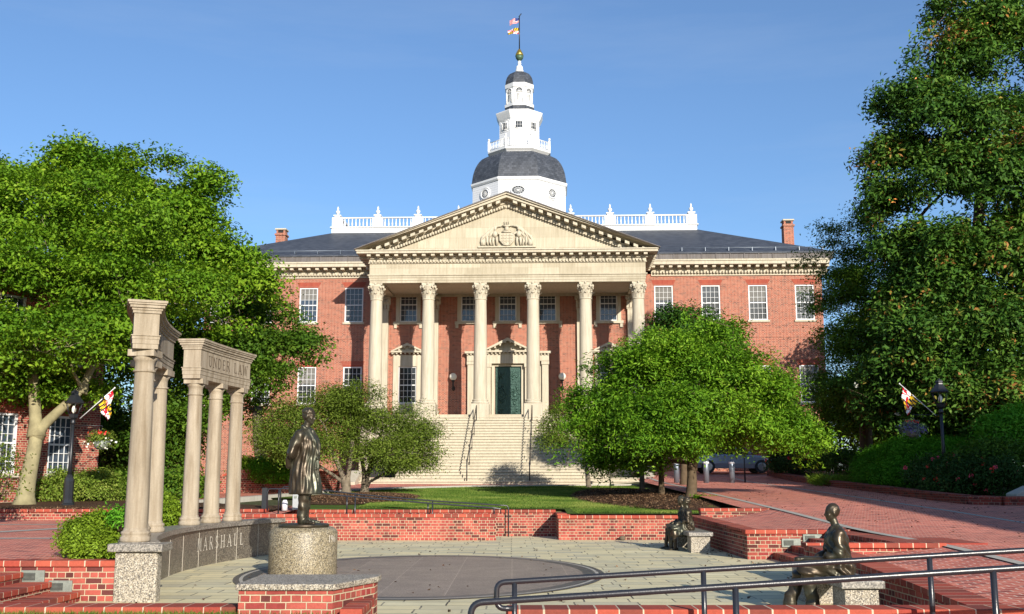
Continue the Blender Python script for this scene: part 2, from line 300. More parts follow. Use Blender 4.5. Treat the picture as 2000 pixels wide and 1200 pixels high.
def base_of(parent):
    "where a parent's own frame lies inside the shared building or world frame"
    return Vector(parent['_b']) if parent is not None else Vector((0, 0, 0))
def put(name, me, parent=None, recentre=True):
    o = bpy.data.objects.new(name, me); COL.objects.link(o)
    c = Vector((0, 0, 0))
    if recentre and len(me.vertices):
        a = np.empty(len(me.vertices) * 3, dtype=np.float32); me.vertices.foreach_get('co', a); a = a.reshape(-1, 3)
        lo = a.min(0); hi = a.max(0); c = Vector(((lo[0] + hi[0]) / 2, (lo[1] + hi[1]) / 2, lo[2]))
        a -= np.array(c, dtype=np.float32); me.vertices.foreach_set('co', a.ravel()); me.update()
    o['_b'] = tuple(c)
    if parent is not None: o.parent = parent; o.location = c - base_of(parent)
    else: o.location = c
    return o
def tag(o, label=None, cat=None, group=None, kind=None):
    for k, v in (('label', label), ('category', cat), ('group', group), ('kind', kind)):
        if v: o[k] = v
    return o
def thing(name, label, cat, loc=(0, 0, 0), group=None, rz=0.0):
    o = bpy.data.objects.new(name, None); COL.objects.link(o); o.location = loc; o.rotation_euler = (0, 0, rz); o['_b'] = tuple(loc); o.empty_display_size = .2
    return tag(o, label, cat, group)
def local(name, label, cat, loc, group=None, rz=0.0):
    "a thing whose parts are modelled round its own origin"
    o = thing(name, label, cat, loc, group, rz); o['_b'] = (0.0, 0.0, 0.0); return o
KIDS = {}
def copy_tree(o, parent=None, dloc=None, mirror=None):
    c = o.copy(); COL.objects.link(c)
    if parent is not None: c.parent = parent
    if dloc is not None: c.location = o.location + Vector(dloc)
    for ch in list(o.children): copy_tree(ch, c)
    return c
def struct(o, kind='structure'): return tag(o, kind=kind)

def sheet(name, mat, ys, xl, xr, zf, nx=8, kind='structure'):
    vs = []; fs = []
    for y in ys:
        a, b = xl(y), xr(y)
        for i in range(nx + 1): x = a + (b - a) * i / nx; vs.append((x, y, zf(x, y)))
    w = nx + 1
    for j in range(len(ys) - 1):
        for i in range(nx): fs.append((j * w + i, j * w + i + 1, (j + 1) * w + i + 1, (j + 1) * w + i))
    o = MB().add(vs, fs, 0, True).build(name, mat); return struct(o, kind)
def interp(tab):
    xs = [t[0] for t in tab]; zs = [t[1] for t in tab]
    return lambda y: float(np.interp(y, xs, zs))
def frange(a, b, n): return [a + (b - a) * i / n for i in range(n + 1)]

# ------------------------------------------------------------------ leaves, crowns, limbs
def leaf_object(name, mat, parent, C, N, L, W, rnd, fold=.18, tdir=None):
    n = len(C); C = np.asarray(C, float); N = np.asarray(N, float); N /= np.linalg.norm(N, axis=1, keepdims=True) + 1e-9
    R = RNG.normal(size=(n, 3)) if tdir is None else np.asarray(tdir) + .35 * RNG.normal(size=(n, 3))
    T = R - (R * N).sum(1, keepdims=True) * N; T /= np.linalg.norm(T, axis=1, keepdims=True) + 1e-9; Bn = np.cross(N, T)
    L = (L * RNG.uniform(.65, 1.3, n))[:, None]; W = (W * RNG.uniform(.7, 1.25, n))[:, None]
    V = np.empty((n, 4, 3)); V[:, 0] = C - T * L / 2; V[:, 1] = C + Bn * W / 2 + N * W * fold + T * L * .05; V[:, 2] = C + T * L / 2 - N * L * .12; V[:, 3] = C - Bn * W / 2 + N * W * fold + T * L * .05
    me = bpy.data.meshes.new(name); me.vertices.add(4 * n); me.vertices.foreach_set('co', V.astype(np.float32).ravel())
    me.loops.add(4 * n); me.loops.foreach_set('vertex_index', np.arange(4 * n, dtype=np.int32)); me.polygons.add(n)
    me.polygons.foreach_set('loop_start', np.arange(0, 4 * n, 4, dtype=np.int32)); me.update(calc_edges=True)
    at = me.attributes.new('rnd', 'FLOAT', 'FACE'); at.data.foreach_set('value', np.clip(rnd, 0, 1).astype(np.float32)); me.materials.append(M[mat])
    return put(name, me, parent)

def crown_points(blobs, dens, per, spread, flat=.5, fill=.35, up=.5, gap=None):
    """blobs: (centre, (rx,ry,rz)). Twig clusters sit through each lobe's volume, most near its skin; each holds PER leaves.
    returns leaf centres, normals, random numbers and the clusters' centres"""
    Cs = []; Ns = []; Rs = []; K = []
    for c, r in blobs:
        c = np.array(c); r = np.array(r); area = 4 * pi * ((r[0] * r[1]) ** 1.6 / 3 + (r[0] * r[2]) ** 1.6 / 3 + (r[1] * r[2]) ** 1.6 / 3) ** (1 / 1.6)
        k = max(3, int(area * dens)); d = RNG.normal(size=(k, 3)); d /= np.linalg.norm(d, axis=1, keepdims=True)
        d[:, 2] = np.where((d[:, 2] < -.35) & (RNG.random(k) < .6), -d[:, 2], d[:, 2])
        rad = np.where(RNG.random(k) < fill, RNG.uniform(.35, .85, k), RNG.uniform(.85, 1.12, k)); cc = c + d * r * rad[:, None]
        if gap is not None:
            f_, th_ = gap; kv = np.array([noise.noise((q[0] * f_, q[1] * f_, q[2] * f_ * 1.5)) + .5 * noise.noise((q[0] * f_ * 2.3 + 9, q[1] * f_ * 2.3, q[2] * f_ * 2.8)) for q in cc]); cc = cc + d * r * np.clip(kv, -.4, .6)[:, None] * .38
            keep = kv > th_; cc = cc[keep]; d = d[keep]; k = len(cc)
            if k == 0: continue
        K.append(cc)
        s = spread * RNG.uniform(.6, 1.35, k); off = np.clip(RNG.normal(size=(k, per, 3)), -1.6, 1.6) * s[:, None, None]; off[:, :, 2] *= flat
        out = (d / r); out /= np.linalg.norm(out, axis=1, keepdims=True)
        off += out[:, None, :] * (RNG.random((k, per, 1)) * s[:, None, None] * .6); off[:, :, 2] -= (off[:, :, 0] ** 2 + off[:, :, 1] ** 2) * .25
        p = cc[:, None, :] + off; nn = out[:, None, :] * .55 + np.array([0, 0, up]) + RNG.normal(size=(k, per, 3)) * .45
        rr = RNG.random((k, 1)) * .42 + RNG.random((k, per)) * .30 + .28 * RNG.random()
        Cs.append(p.reshape(-1, 3)); Ns.append(nn.reshape(-1, 3)); Rs.append(rr.ravel())
    return np.concatenate(Cs), np.concatenate(Ns), np.concatenate(Rs), np.concatenate(K)

def limb(mb, a, b, r0, r1, bend=.15, n=6, seg=7):
    a = Vector(a); b = Vector(b); L = (b - a).length; pts = []; o1 = Vector((random.uniform(-1, 1), random.uniform(-1, 1), random.uniform(0, .8))) * L * bend
    for i in range(n + 1):
        t = i / n; p = a.lerp(b, t) + o1 * sin(pi * t) * .8 + Vector((random.uniform(-1, 1), random.uniform(-1, 1), 0)) * L * .012 * (0 < i < n); pts.append(p)
    mb.tube(pts, [r0 + (r1 - r0) * (i / n) ** .8 for i in range(n + 1)], seg); return pts

def tree(name, label, base, blobs, leaf, bark, tr, fork, dens, per, spread, L, W, limbs=3, stems=None, group=None, flat=.5, fill=.35, extra=None, twigs=.25, up=.5, gap=None):
    base = Vector(base); t = thing(name, label, 'tree', base, group); mb = MB(); fork = Vector(fork)
    stems = stems or [(base, fork, tr)]
    tips = []
    for a, b, r in stems:
        a = Vector(a); b = Vector(b); d = b - a; n = 9; pts = []; rads = []
        for i in range(n + 1):
            q = i / n; pts.append(a + d * q + Vector((sin(q * 5 + a.x) * .04, cos(q * 4) * .03, 0)) * d.length * .5 * q); rads.append(r * (1 + .55 * max(0, 1 - q * 7) ** 1.5) * (1 - .3 * q))
        pts[0] = a - Vector((0, 0, .15)); mb.tube(pts, rads, 12); tips.append((pts[-1], rads[-1]))
    C, N, R, K = crown_points(blobs, dens, per, spread, flat, fill, up, gap)
    nodes = []                                                     # limbs grow outward, each leaving the nearest limb already there
    for (a, b, r) in stems:
        for q in (.45, .7, 1.0): nodes.append((Vector(a).lerp(Vector(b), q), r * (1 - .3 * q)))
    nodes = nodes[1:]; org = tips[0][0]
    for c, r in sorted(blobs, key=lambda q: (Vector(q[0]) - org).length):
        c = Vector(c); nd = min(nodes, key=lambda q: (q[0] - c).length + .6 * max(0, q[0].z - c.z)); rr = max(.014, nd[1] * .62)
        pts = limb(mb, nd[0], c, rr, rr * .45, .12, 5, 6); nodes += [(pts[2], rr * .8), (pts[4], rr * .6), (pts[5], rr * .5)]
    NP = np.array([tuple(q[0]) for q in nodes])
    for k in K[::5]:
        i = int(((NP - k) ** 2).sum(1).argmin()); a_ = nodes[i][0]
        if .15 < (Vector(k) - a_).length < 2.2: limb(mb, a_, k, min(.018, nodes[i][1] * .6), .006, .16, 3, 4)
    mb.build('trunk', bark, t)
    if extra: extra(t, C, N, R)
    leaf_object('crown', leaf, t, C, N, L, W, R); return t

def lobes(px, py, Y, rx, ry=None, rd=None):
    "a crown lobe seen at photo pixel (px,py) with half-sizes in photo pixels, Y metres ahead"
    c = P(px, py, Y); k = Y / FPX; ry = ry or rx; return (tuple(c), (rx * k, (rd if rd is not None else max(rx, ry)) * k, ry * k))
def split(blob, n, shrink=.55, seed=0):
    "breaks one lobe into N smaller overlapping ones, for an uneven outline"
    r = random.Random(seed); c, rr = blob; out = []
    for i in range(n):
        d = Vector((r.gauss(0, 1), r.gauss(0, 1), r.gauss(0, 1))).normalized() * r.uniform(.45, 1.0)
        s = shrink * r.uniform(.5, 1.45); out.append((tuple(c[j] + d[j] * rr[j] * (1.08 - s * .75) for j in range(3)), (rr[0] * s * 1.1, rr[1] * s * 1.1, rr[2] * s * .85)))
    return out
def lob(lst, n=4, shrink=.55, seed=0):
    out = []
    for i, b in enumerate(lst): out += split(b, n, shrink, seed * 100 + i)
    return out
def bush(name, label, cat, lst, leaf, dens, per, spread, L, W, flat=.8, fill=.2, up=.35, group=None, flowers=None, stem_r=.02):
    c0 = lst[0][0]; zb = min(c[2] - r[2] for c, r in lst); x = sum(c[0] for c, r in lst) / len(lst); y = sum(c[1] for c, r in lst) / len(lst)
    t = thing(name, label, cat, (x, y, zb), group); C, N, R, K = crown_points(lst, dens, per, spread, flat, fill, up)
    C[:, 2] = np.maximum(C[:, 2], zb + .02); mb = MB()
    for k in K[::max(1, len(K) // 30)]: limb(mb, (x + (k[0] - x) * .3, y + (k[1] - y) * .3, zb - .03), k, stem_r, stem_r * .4, .12, 4, 5)
    mb.build('stems', 'bark_dark', t); leaf_object('foliage', leaf, t, C, N, L, W, R)
    if flowers:
        for mat, num, size in flowers:
            sel = K[RNG.choice(len(K), min(num, len(K)), replace=False)]; fb = []
            for k in sel:
                c, r = min(lst, key=lambda q: np.linalg.norm((k - np.array(q[0])) / np.array(q[1]))); d = k - np.array(c); d /= np.linalg.norm(d) + 1e-6
                d[1] -= .8; d /= np.linalg.norm(d); p = k + d * size * 2
                for j in range(9): fb.append((p + RNG.normal(size=3) * size * .45, d + RNG.normal(size=3) * .5))
            leaf_object('blossom', mat, t, [f[0] for f in fb], [f[1] for f in fb], size, size, RNG.random(len(fb)))
    return t

# ------------------------------------------------------------------ ground
SZ = interp([(0, .05), (9, .16), (11.7, .30), (13.1, .37), (15.6, .47), (17.7, .54), (21.8, .585), (27.3, .79), (36, 1.07), (51.6, 1.54), (60, 2.0), (75, 2.3), (200, 2.5)])   # street
TZ = interp([(29, .69), (47, 1.18), (54, 1.30), (60, 1.6), (66, 1.9), (90, 2.0), (200, 2.0)])     # lawn side
def gz(x, y):
    w = min(1, max(0, (x - 5.5) / 2)); z = TZ(y) * (1 - w) + SZ(y) * w
    if y < 31.4: z = -.35 if -40 < x < 40 else .2
    return z - .06 if y > 31.4 else z
ys = frange(-40, 29.1, 10) + [31.3, 31.5] + frange(34, 100, 26) + [140, 200, 300, 500, 900, 1500]
xs = [-1200, -600, -300, -150, -80, -50] + frange(-41, 41, 40) + [50, 80, 150, 300, 600, 1200]
vs = [(x, y, gz(x, y)) for y in ys for x in xs]; w = len(xs)
g = MB().add(vs, [(j * w + i, j * w + i + 1, (j + 1) * w + i + 1, (j + 1) * w + i) for j in range(len(ys) - 1) for i in range(w - 1)], 0, True).build('ground', 'earth'); struct(g)
KX = interp([(34, -10.5), (37.4, -9.3), (42, -7.9), (47, -5.5), (51, -2.0), (53.5, 4.2), (54, 6.2)])
def flat(z): return lambda x, y: z
cst = lambda v: (lambda y: v)
sheet('plaza', 'bluestone', [9.3, 20, 31.5], cst(-9.0), cst(5.9), flat(0.0), 3)
sheet('terrace', 'brick_paving', [14.62, 22, 29.9], cst(-34), cst(-6.0), flat(.5), 3)
sheet('front_lawn', 'lawn_ground', [2, 6, 11.72], cst(-20), cst(-1.2), lambda x, y: .10 - (11.7 - y) * .02, 6)
sheet('lower_ramp', 'brick_paving', [2, 6, 9.22], cst(-1.0), cst(16), lambda x, y: .0 + max(0, x) * .045, 6)
# street to the right, its platform between the cheek walls, and the sloping apron nearer the viewer
sheet('street', 'brick_paving', frange(9.0, 29, 14) + frange(30, 76, 26), cst(6.88), lambda y: 34 if y > 31 else 34, lambda x, y: SZ(y), 14)
sheet('apron', 'brick_paving', frange(9.3, 17.55, 8), cst(5.0), cst(6.92), lambda x, y: (SZ(y) - .16) + (.155) * ((x - 5) / 1.9) ** 1.5, 6)
sheet('upper_platform', 'brick_paving', [22.35, 25, 28.9], cst(5.0), cst(6.92), lambda x, y: .57 + (SZ(y) - .572) * ((x - 5) / 1.9) ** 2, 5)
sheet('side_path', 'brick_paving', frange(29.2, 54, 14), lambda y: 6.15 - (0 if y > 30 else 0), cst(6.9), lambda x, y: SZ(y) - .004, 2)
for nm, x0, w_ in (('paving_band', 6.83, .19), ('paving_band', 11.0, .16)):
    sheet(nm, 'concrete_kerb', frange(9.6, 29, 12) + frange(30, 55, 12), cst(x0), cst(x0 + w_), lambda x, y: SZ(y) + .006, 1)
sheet('lawn', 'lawn_ground', frange(31.35, 53.6, 24), lambda y: max(KX(y) + .3, -6.3 if y < 38 else -99), cst(6.2), lambda x, y: TZ(y) + .03 * noise.noise((x * .5, y * .5, 0)), 20)
sheet('forecourt', 'brick_paving', frange(29.3, 40, 8) + frange(41, 66, 20), lambda y: -24 if y > 33 else -7.5, lambda y: (KX(y) if y < 53.9 else 6.9) if y > 33.9 else -6.2, lambda x, y: TZ(y) - .012, 10)
kb = MB()
for i in range(40):
    y0 = 34 + i * .5; y1 = y0 + .5; a = KX(y0); b = KX(y1)
    kb.add([(a, y0, TZ(y0) - .1), (a + .32, y0, TZ(y0) - .1), (b + .32, y1, TZ(y1) - .1), (b, y1, TZ(y1) - .1), (a, y0, TZ(y0) + .11), (a + .32, y0, TZ(y0) + .11), (b + .32, y1, TZ(y1) + .11), (b, y1, TZ(y1) + .11)],
           [(4, 5, 6, 7), (1, 2, 6, 5), (3, 0, 4, 7), (0, 1, 5, 4)])
struct(kb.build('kerb', 'concrete_kerb'))
sheet('lawn', 'lawn_ground', [29.68, 30.5, 31.36], cst(1.5), cst(6.2), lambda x, y: TZ(y) - .03 + .025 * (y - 29.68), 6)
for i_, (ya, yb, dx) in enumerate(((20.2, 20.55, 0), (26.6, 26.9, 0), (23, 23.3, 1))):
    sheet('paving_band', 'concrete_kerb', [ya, yb], cst(-34), cst(-6.1), (lambda s_: (lambda x, y: .506))(0), 1) if not dx else struct(MB().add([(-12.5, 18.5, .508), (-12.1, 18.5, .508), (-8.0, 29.6, .508), (-8.5, 29.6, .508)], [(0, 1, 2, 3)]).build('paving_band', 'concrete_kerb'))
def bed(name, cx, cy, rx, ry, zf, mat='mulch', hump=.12, n=40):
    vs = [(cx, cy, zf(cx, cy) + hump)]; rings = 6
    for j in range(1, rings + 1):
        for k in range(n):
            a = 2 * pi * k / n; q = j / rings * (1 + .08 * sin(3 * a + cx)); x = cx + rx * q * cos(a); y = cy + ry * q * sin(a); vs.append((x, y, zf(x, y) + hump * (1 - (j / rings) ** 2) + .012 * (j < rings)))
    fs = [(0, 1 + k, 1 + (k + 1) % n) for k in range(n)] + [(1 + (j - 1) * n + k, 1 + j * n + k, 1 + j * n + (k + 1) % n, 1 + (j - 1) * n + (k + 1) % n) for j in range(1, rings) for k in range(n)]
    return struct(MB().add(vs, fs, 0, True).build(name, mat))
LZ = lambda x, y: TZ(y) + .02
bed('mulch_bed', -5.3, 38.2, 2.1, 4.4, LZ); bed('mulch_bed', 4.5, 39.0, 2.3, 8.6, lambda x, y: TZ(y) + .035)
struct(MB().add([(-34, 30.0, .76), (-6.6, 30.0, .76), (-6.6, 32.9, .80), (-9, 34, .86), (-11, 38, .92), (-14, 46, 1.2), (-34, 46, 1.2)], [(0, 1, 2, 3, 4, 5, 6)]).build('planting_soil', 'mulch'))
struct(MB().add([(13.05, 30.6, 1.02), (34, 30.6, 1.05), (34, 56, 2.0), (13.6, 56, 2.0), (13.3, 44, 1.50)], [(0, 1, 2, 3, 4)]).build('planting_soil', 'mulch'))
# granite disc let into the plaza with its rings
def ellipse(rx, ry, z, n=72): return [(-1.51 + rx * cos(2 * pi * k / n), 18.9 + ry * sin(2 * pi * k / n), z) for k in range(n)]
struct(MB().add(ellipse(2.72, 3.95, .008), [tuple(range(72))]).build('plaza_disc', 'granite_disc'))
rg = MB()
for a, b, mi in ((2.72, 2.93, 0), (2.93, 2.985, 1), (2.985, 3.08, 0)):
    ry0 = 3.95 + (a - 2.72) * 1.1; ry1 = 3.95 + (b - 2.72) * 1.1; rg.add(ellipse(a, ry0, .010) + ellipse(b, ry1, .010), [(k, k + 72, (k + 1) % 72 + 72, (k + 1) % 72) for k in range(72)], mi)
struct(rg.build('plaza_ring', ['granite_ring', 'concrete_kerb']))

# ------------------------------------------------------------------ brick walls and steps
def bwall(name, label, boxes, copings, mat='brick_wall', cat='wall', parts=()):
    "boxes: wall bodies; copings: (x0,x1,y0,y1,z0,z1,axis)"
    x = boxes[0]; t = thing(name, label, cat, ((x[0] + x[1]) / 2, (x[2] + x[3]) / 2, x[4])); b = MB()
    for q in boxes: b.box(*q[:6], 0, q[6] if len(q) > 6 else None)
    b.build('body', mat, t)
    for q in copings:
        c = MB(); c.box(*q[:6], 0, q[7] if len(q) > 7 else None); c.build('coping', 'coping_along_' + q[6], t, .012)
    return t
bwall('brick_wall', 'long red brick lawn wall in front of the ramp with brick coping', [(-7.6, -.43, 29.12, 29.42, -.1, .60)], [(-7.63, -.40, 29.08, 29.46, .60, .685, 'x')])
bwall('brick_wall', 'brick wall at the back of the recess, handrail foot before it', [(-6.4, 1.28, 31.3, 31.6, -.1, .66)], [(-6.4, 1.25, 31.26, 31.64, .66, .745, 'x')])
bwall('brick_wall', 'short brick return wall casting a slanting shadow into the recess', [(1.25, 1.55, 29.66, 31.25, -.1, .60)], [(1.22, 1.58, 29.73, 31.25, .60, .68, 'y')])
bwall('brick_wall', 'red brick wall between the lawn and the far stone bench', [(1.25, 4.95, 29.36, 29.66, -.1, .56)], [(1.22, 4.95, 29.32, 29.70, .56, .645, 'x')])
bwall('brick_wall', 'shaded brick side wall behind the far stone bench', [(4.73, 5.0, 22.4, 29.3, -.1, .53, (-.03, .05))], [(4.69, 5.06, 22.4, 29.3, .53, .61, 'y', (-.03, .05))])
bwall('brick_wall', 'brick cheek wall with two metal vents beside the right steps', [(4.73, 6.9, 22.1, 22.36, -.1, .50)], [(4.69, 6.92, 22.06, 22.4, .50, .585, 'x')])
bwall('brick_wall', 'low brick retaining wall at the mulch bed above the far bench', [(5.0, 6.9, 28.95, 29.25, .3, .76)], [(4.98, 6.92, 28.91, 29.29, .76, .84, 'x')])
bwall('brick_wall', 'short low brick end wall at the top of the near side wall', [(4.7, 6.86, 17.5, 17.7, .1, .50)], [(4.66, 6.9, 17.44, 17.74, .50, .58, 'x')])
tw = thing('brick_wall', 'shaded brick side wall with sloping coping behind the near stone bench', 'wall', (4.85, 13.5, 0)); bw_ = MB(); cw_ = MB()
zt = [(9.4, .21), (11.7, .31), (13.1, .385), (15.6, .49), (17.43, .545)]
for (y0, z0), (y1, z1) in zip(zt[:-1], zt[1:]):
    bw_.box(4.7, 5.0, y0, y1, -.1, 0, 0, (z0 - .07, z1 - .07)); cw_.box(4.67, 5.08, y0, y1, 0.02, 0, 0, (z0, z1))
    for k in range(4): cw_.v[-8 + k] = (cw_.v[-8 + k][0], cw_.v[-8 + k][1], (z0 if cw_.v[-8 + k][1] == y0 else z1) - .07)
bw_.build('body', 'brick_wall', tw); cw_.build('coping', 'coping_along_y', tw)
bwall('brick_wall', 'low brick front wall running behind the near handrails', [(-.02, 16, 9.24, 9.5, -.3, .42)], [(-.05, 16, 9.2, 9.54, .42, .50, 'x')])
bwall('brick_wall', 'low brick kerb wall along the front grass', [(-12, -1.78, 11.86, 12.1, -.1, .15)], [(-12, -1.75, 11.82, 12.22, .15, .225, 'x')], cat='kerb wall')
bwall('brick_wall', 'short brick stub at the right foot of the granite capped plinth', [(-1.72, -1.56, 11.3, 12.3, -.1, .20)], [(-1.75, -1.52, 11.25, 12.35, .20, .27, 'y')])
bwall('brick_wall', 'brick wall with two metal vents beside the clipped bush and granite pier', [(-9.5, -5.17, 14.5, 14.75, -.1, .44)], [(-9.5, -5.15, 14.46, 14.8, .44, .52, 'x')])
bwall('brick_wall', 'low brick planter wall along the back of the left terrace', [(-34, -6.7, 29.8, 30.06, .4, .72)], [(-34, -6.68, 29.74, 30.1, .72, .80, 'x')])
pw = thing('brick_wall', 'low brown brick kerb wall round the shaded rose bed', 'wall', (13, 42, 1)); pb = MB(); pc = MB()
path = [(34, 30.35), (16, 30.3), (13.6, 30.3), (12.95, 30.9), (12.85, 33), (13.1, 40), (13.3, 48), (13.5, 57)]
for (xa, ya), (xb, yb) in zip(path[:-1], path[1:]):
    d = Vector((xb - xa, yb - ya, 0)).normalized(); nrm = Vector((-d.y, d.x, 0)) * -.14
    for mbx, w0, lo, hi in ((pb, 1.0, -.12, .17), (pc, 1.3, .17, .25)):
        q = [(xa + nrm.x * s_ * w0, ya + nrm.y * s_ * w0, SZ(ya)) for s_ in (1, -1)] + [(xb + nrm.x * s_ * w0, yb + nrm.y * s_ * w0, SZ(yb)) for s_ in (-1, 1)]
        mbx.add([(v[0], v[1], v[2] + lo) for v in q] + [(v[0], v[1], v[2] + hi) for v in q], [(4, 5, 6, 7), (3, 2, 1, 0), (0, 1, 5, 4), (1, 2, 6, 5), (2, 3, 7, 6), (3, 0, 4, 7)])
pb.build('body', 'brick_old', pw); pc.build('coping', 'brick_old', pw)
bwall('brick_wall', 'short brick step wall by the pale stone block at the right edge', [(13.0, 20, 26.9, 27.2, .5, .92)], [(12.97, 20, 26.86, 27.24, .92, 1.0, 'x')], 'brick_old')
sb = MB(); sb.prism([(14.2, .98), (17, .98), (17, 1.42), (14.7, 1.42), (14.2, 1.2)], 30.7, 31.4); tag(sb.build('stone_block', 'concrete_kerb', None, .03), 'pale stone block in the planting bed at the right edge', 'stone block')
def steps(name, label, edge, tread, rise, n, y0, y1, zb):
    t = thing(name, label, 'steps', (edge, (y0 + y1) / 2, zb)); dirn = 1 if tread > 0 else -1; far = edge + tread * n + dirn * 1.0
    for i in range(n):
        xa = edge + tread * i; xb = edge + tread * (i + 1) if i < n - 1 else far; lo, hi = min(xa, xb), max(xa, xb)
        m = MB().box(lo, hi, y0, y1, zb - .1, zb + rise * (i + 1) - .07); m.build('riser', 'brick_wall', t)
        c = MB().box(lo - (.02 if dirn > 0 else 0), hi + (.02 if dirn < 0 else 0), y0, y1, zb + rise * (i + 1) - .07, zb + rise * (i + 1)); c.build('tread', 'coping_along_y', t, .01)
steps('brick_steps', 'wide red brick steps from the plaza up to the street', 5.25, .36, .14, 4, 17.75, 22.05, 0.0)
steps('brick_steps', 'wide red brick steps up to the left terrace, in the lower left corner', -5.65, -.38, .125, 4, 12.25, 14.45, 0.0)
cw = thing('brick_wall', 'curved red brick wall with a swooping top left of the stone staircase', 'wall', (-11, 42, 1.05)); cb = MB(); cc = MB(); pr = []
for i in range(33):
    q = i / 32; x = -19 + 12.2 * q; y = 40.5 + 2.6 * sin(q * pi * .9) + 1.6 * q; s_ = 1 / (1 + math.exp(-(q - .60) * 22)); s2 = 1 / (1 + math.exp(-(q - .80) * 22)); pr.append((x, y, 1.42 + .62 * s_ - .18 * s2))
for a, b in zip(pr[:-1], pr[1:]):
    for mbx, w0, lo, hi in ((cb, .15, None, 0), (cc, .2, 0, .09)):
        zl = lambda p: .7 if lo is None else p[2] + lo
        mbx.add([(a[0], a[1] - w0, zl(a)), (b[0], b[1] - w0, zl(b)), (b[0], b[1] + w0, zl(b)), (a[0], a[1] + w0, zl(a)), (a[0], a[1] - w0, a[2] + hi), (b[0], b[1] - w0, b[2] + hi), (b[0], b[1] + w0, b[2] + hi), (a[0], a[1] + w0, a[2] + hi)],
                [(4, 5, 6, 7), (0, 1, 5, 4), (2, 3, 7, 6)])
cb.build('body', 'brick_wall', cw); cc.build('coping', 'coping_along_x', cw)
# vents
def vent(x, y, z, w_, h_, label):
    t = thing('wall_vent', label, 'vent', (x, y, z), 'metal vents in the brick cheek walls')
    f = MB().box(x, x + w_, y - .03, y, z, z + h_); f.build('plate', 'vent_metal', t, .006); v = MB().box(x + w_ * .1, x + w_ * .62, y - .036, y - .031, z + h_ * .2, z + h_ * .8); v.build('opening', 'painted_dark', t)  # near-black plate painted as the shade behind the louvres
    l = MB()
    for k in range(6): l.box(x + w_ * .1, x + w_ * .62, y - .045, y - .037, z + h_ * (.22 + .1 * k), z + h_ * (.25 + .1 * k))
    l.build('louvre', 'vent_metal', t)
vent(-6.44, 14.5, .235, .31, .16, 'metal vent in the left brick wall, higher and further from the granite pier')
vent(-6.07, 14.5, .105, .31, .16, 'metal vent in the left brick wall, lower and nearer the granite pier')
vent(5.42, 22.1, .24, .38, .17, 'metal vent in the right brick wall, lower and nearer the far bench')
vent(5.85, 22.1, .345, .38, .15, 'metal vent in the right brick wall, higher, beside the seated bronze man')
# plinth with granite top before the statue
pt = thing('brick_plinth', 'brick plinth with chamfered granite top slab in front of the bronze standing man', 'plinth', (-2.35, 11.9, .0))
poly = [(-2.87, 11.62), (-1.88, 11.62), (-1.55, 12.5), (-1.55, 12.75), (-2.87, 12.75)]
MB().prism(poly, -.1, .42, 0, 'z').build('brick_base', 'brick_wall', pt)
cxp, cyp = -2.3, 12.2
MB().prism([(cxp + (p[0] - cxp) * 1.05, cyp + (p[1] - cyp) * 1.07) for p in poly], .42, .485, 0, 'z').build('top_slab', 'granite_rough', pt, .012)

# ------------------------------------------------------------------ the state house (own frame: x along the facade, y into the building, z up)
BROT = radians(-2.2); BORG = Vector((-.29, 64.0, 0))
def bthing(name, label, cat, kind=None, group=None):
    o = thing(name, label, cat, BORG, group, BROT); o['_b'] = (0.0, 0.0, 0.0); return o
def bw(x, y, z): return BORG + Matrix.Rotation(BROT, 3, 'Z') @ Vector((x, y, z))
SH = bthing('brick_building', 'large red brick state house with columned portico, pediment and white roof balustrade', 'building')
WY = 4.6
def wall_holes(mb, x0, x1, z0, z1, y, holes, depth=.22, mi=0):
    xs = sorted({x0, x1, *[h[0] for h in holes], *[h[1] for h in holes]}); zs = sorted({z0, z1, *[h[2] for h in holes], *[h[3] for h in holes]})
    for i in range(len(xs) - 1):
        for j in range(len(zs) - 1):
            xm = (xs[i] + xs[i + 1]) / 2; zm = (zs[j] + zs[j + 1]) / 2
            if any(h[0] < xm < h[1] and h[2] < zm < h[3] for h in holes): continue
            mb.add([(xs[i], y, zs[j]), (xs[i + 1], y, zs[j]), (xs[i + 1], y, zs[j + 1]), (xs[i], y, zs[j + 1])], [(0, 1, 2, 3)], mi)
    for a, b, c, d in holes:
        e = y + depth; mb.add([(a, y, c), (b, y, c), (b, y, d), (a, y, d), (a, e, c), (b, e, c), (b, e, d), (a, e, d)], [(0, 4, 5, 1), (1, 5, 6, 2), (2, 6, 7, 3), (3, 7, 4, 0)], mi)
WW = 1.2
up_w = [-19.0, -16.1, -13.15, -10.17, 9.88, 12.89, 15.9, 18.87]; lo_w = [-19.0, -16.1, -13.12, -10.17, 9.88, 12.9, 15.95, 18.95]
po_u = [-6.6, -2.62, -.17, 2.40, 6.33]; po_l = [-6.6, 6.33]
Zt, Zb, Lt, Lb = 14.0, 11.72, 8.82, 6.45
holes = [(x - WW / 2, x + WW / 2, Zb, Zt) for x in up_w] + [(x - .57, x + .57, Zb, Zt) for x in po_u] + [(x - WW / 2, x + WW / 2, Lb, Lt) for x in lo_w] + [(x - .58, x + .58, Lb, Lt) for x in po_l] + [(-.97, .70, 5.45, 8.80)]
XL, XR = -20.0, 20.0
mb = MB(); wall_holes(mb, XL, XR, 1.0, 14.75, WY, holes)
mb.add([(XR, WY, 1), (XR, 30, 1), (XR, 30, 14.75), (XR, WY, 14.75), (XL, WY, 1), (XL, 30, 1), (XL, 30, 14.75), (XL, WY, 14.75)], [(0, 1, 2, 3), (5, 4, 7, 6), (1, 5, 6, 2)])
mb.box(XL, 0 - 8.7, WY - .03, WY, 10.60, 10.64); mb.box(8.7, XR, WY - .03, WY, 10.60, 10.64)
mb.build('brick_wall', 'brick_facade', SH)
